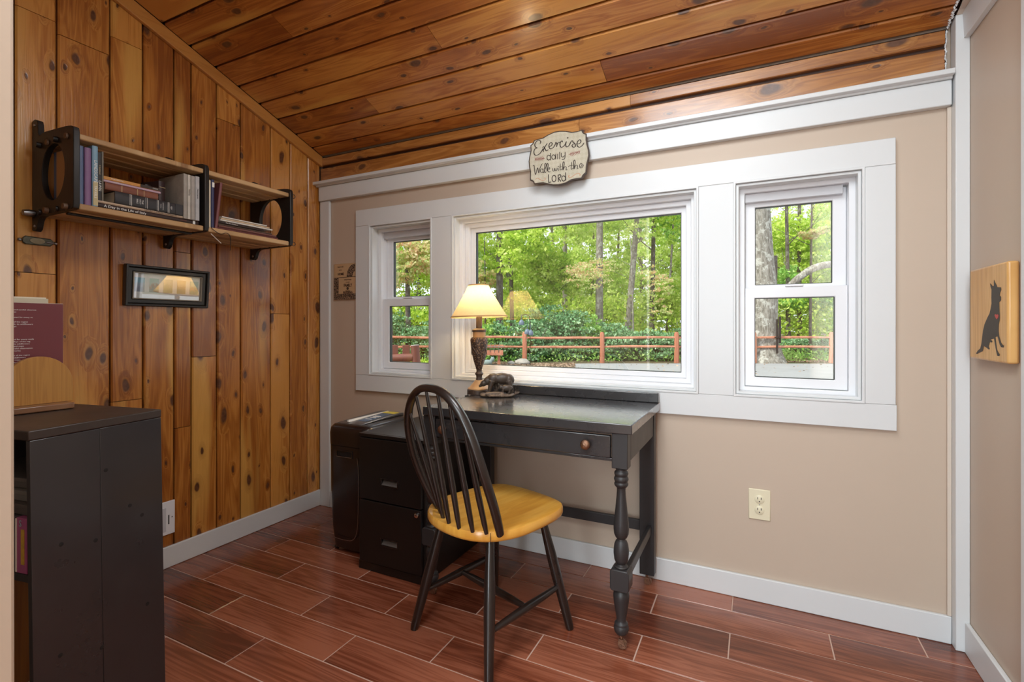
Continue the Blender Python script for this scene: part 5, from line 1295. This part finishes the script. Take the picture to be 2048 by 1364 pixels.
for i, (u, dep, h) in enumerate(rh):
    b0 = out(u, dep); t = thing('rhododendron_shrub', 'dark green rhododendron, ' + pos[i], 'shrub', b0, group='rhododendrons behind the fence')
    s_ = MB()
    for k_ in range(5):
        a = k_*1.3; s_.tube([b0+Vector((.05*math.cos(a), .05*math.sin(a), 0)), b0+Vector((.4*math.cos(a), .4*math.sin(a), h*.55)), b0+Vector((.7*math.cos(a), .7*math.sin(a), h*.95))], [.03, .022, .01], 6)
    s_.build('stems', BK['dark'], t)
    blobs = [(b0.x+rng.uniform(-.6, .6), b0.y+rng.uniform(-.4, .4), b0.z+h*rng.uniform(.3, .85), .85, .75, h*.32) for _ in range(6)] + [(b0.x+rng.uniform(-.5, .5), b0.y-.2, b0.z+.35, .9, .6, .38)]
    leaves_mesh('foliage', cloud(blobs, int(3200+900*h)), .12, LM['rhodo' if i % 5 else 'mid'], t, b0, kind='stuff')
# low greens and leaf litter
def scatter(n, poly_fn): 
    P_ = np.array([poly_fn() for _ in range(n)]); return P_
def bed():
    t = nrg.random(); u_ = nrg.uniform(930, 1150); dep = nrg.uniform(14.2, 18.4)
    p = out(u_, dep); return (p.x, p.y, GZ+.006+.015*nrg.random())
def far_strip():
    p = out(nrg.uniform(1450, 1800), nrg.uniform(19.0, 21.6)); return (p.x, p.y, GZ+.006+.02*nrg.random())
def sparse():
    p = out(nrg.uniform(1130, 1720), nrg.uniform(13, 18.6)); return (p.x, p.y, GZ+.008)
tag(leaves_mesh('leaf_litter', scatter(9000, bed), .085, LM['litter'], None, (0, 0, 0), True), 'brown dead leaves mulching the bed before the fence', 'leaves', kind='stuff')
tag(leaves_mesh('leaf_litter', scatter(2600, far_strip), .10, LM['litter'], None, (0, 0, 0), True), 'fallen leaves banked along the foot of the big oak', 'leaves', kind='stuff')
tag(leaves_mesh('fallen_leaves', scatter(150, sparse), .09, LM['litter'], None, (0, 0, 0), True), 'a few fallen leaves scattered over the grey drive', 'leaves', kind='stuff')
def under():
    p = out(nrg.uniform(560, 1800), nrg.uniform(19.3, 24)); return (p.x, p.y, GZ+abs(nrg.normal())*.22)
tag(leaves_mesh('undergrowth', scatter(14000, under), .11, LM['mid'], None, (0, 0, 0)), 'low green undergrowth along the foot of the rhododendrons', 'undergrowth', kind='stuff')
def brush():
    p = out(nrg.uniform(540, 1850), nrg.uniform(24, 29)); return (p.x, p.y, GZ+nrg.uniform(0, 3.0))
tag(leaves_mesh('brush', scatter(26000, brush), .19, LM['bright'], None, (0, 0, 0)), 'bright leafy brush filling the wood behind the rhododendrons', 'undergrowth', kind='stuff')
def lawn():
    p = out(nrg.uniform(740, 880), nrg.uniform(7.5, 18)); return (p.x, p.y, GZ+abs(nrg.normal())*.10)
tag(leaves_mesh('grass', scatter(9000, lawn), .09, LM['bright'], None, (0, 0, 0)), 'bright green grass outside the left window', 'grass', kind='stuff')
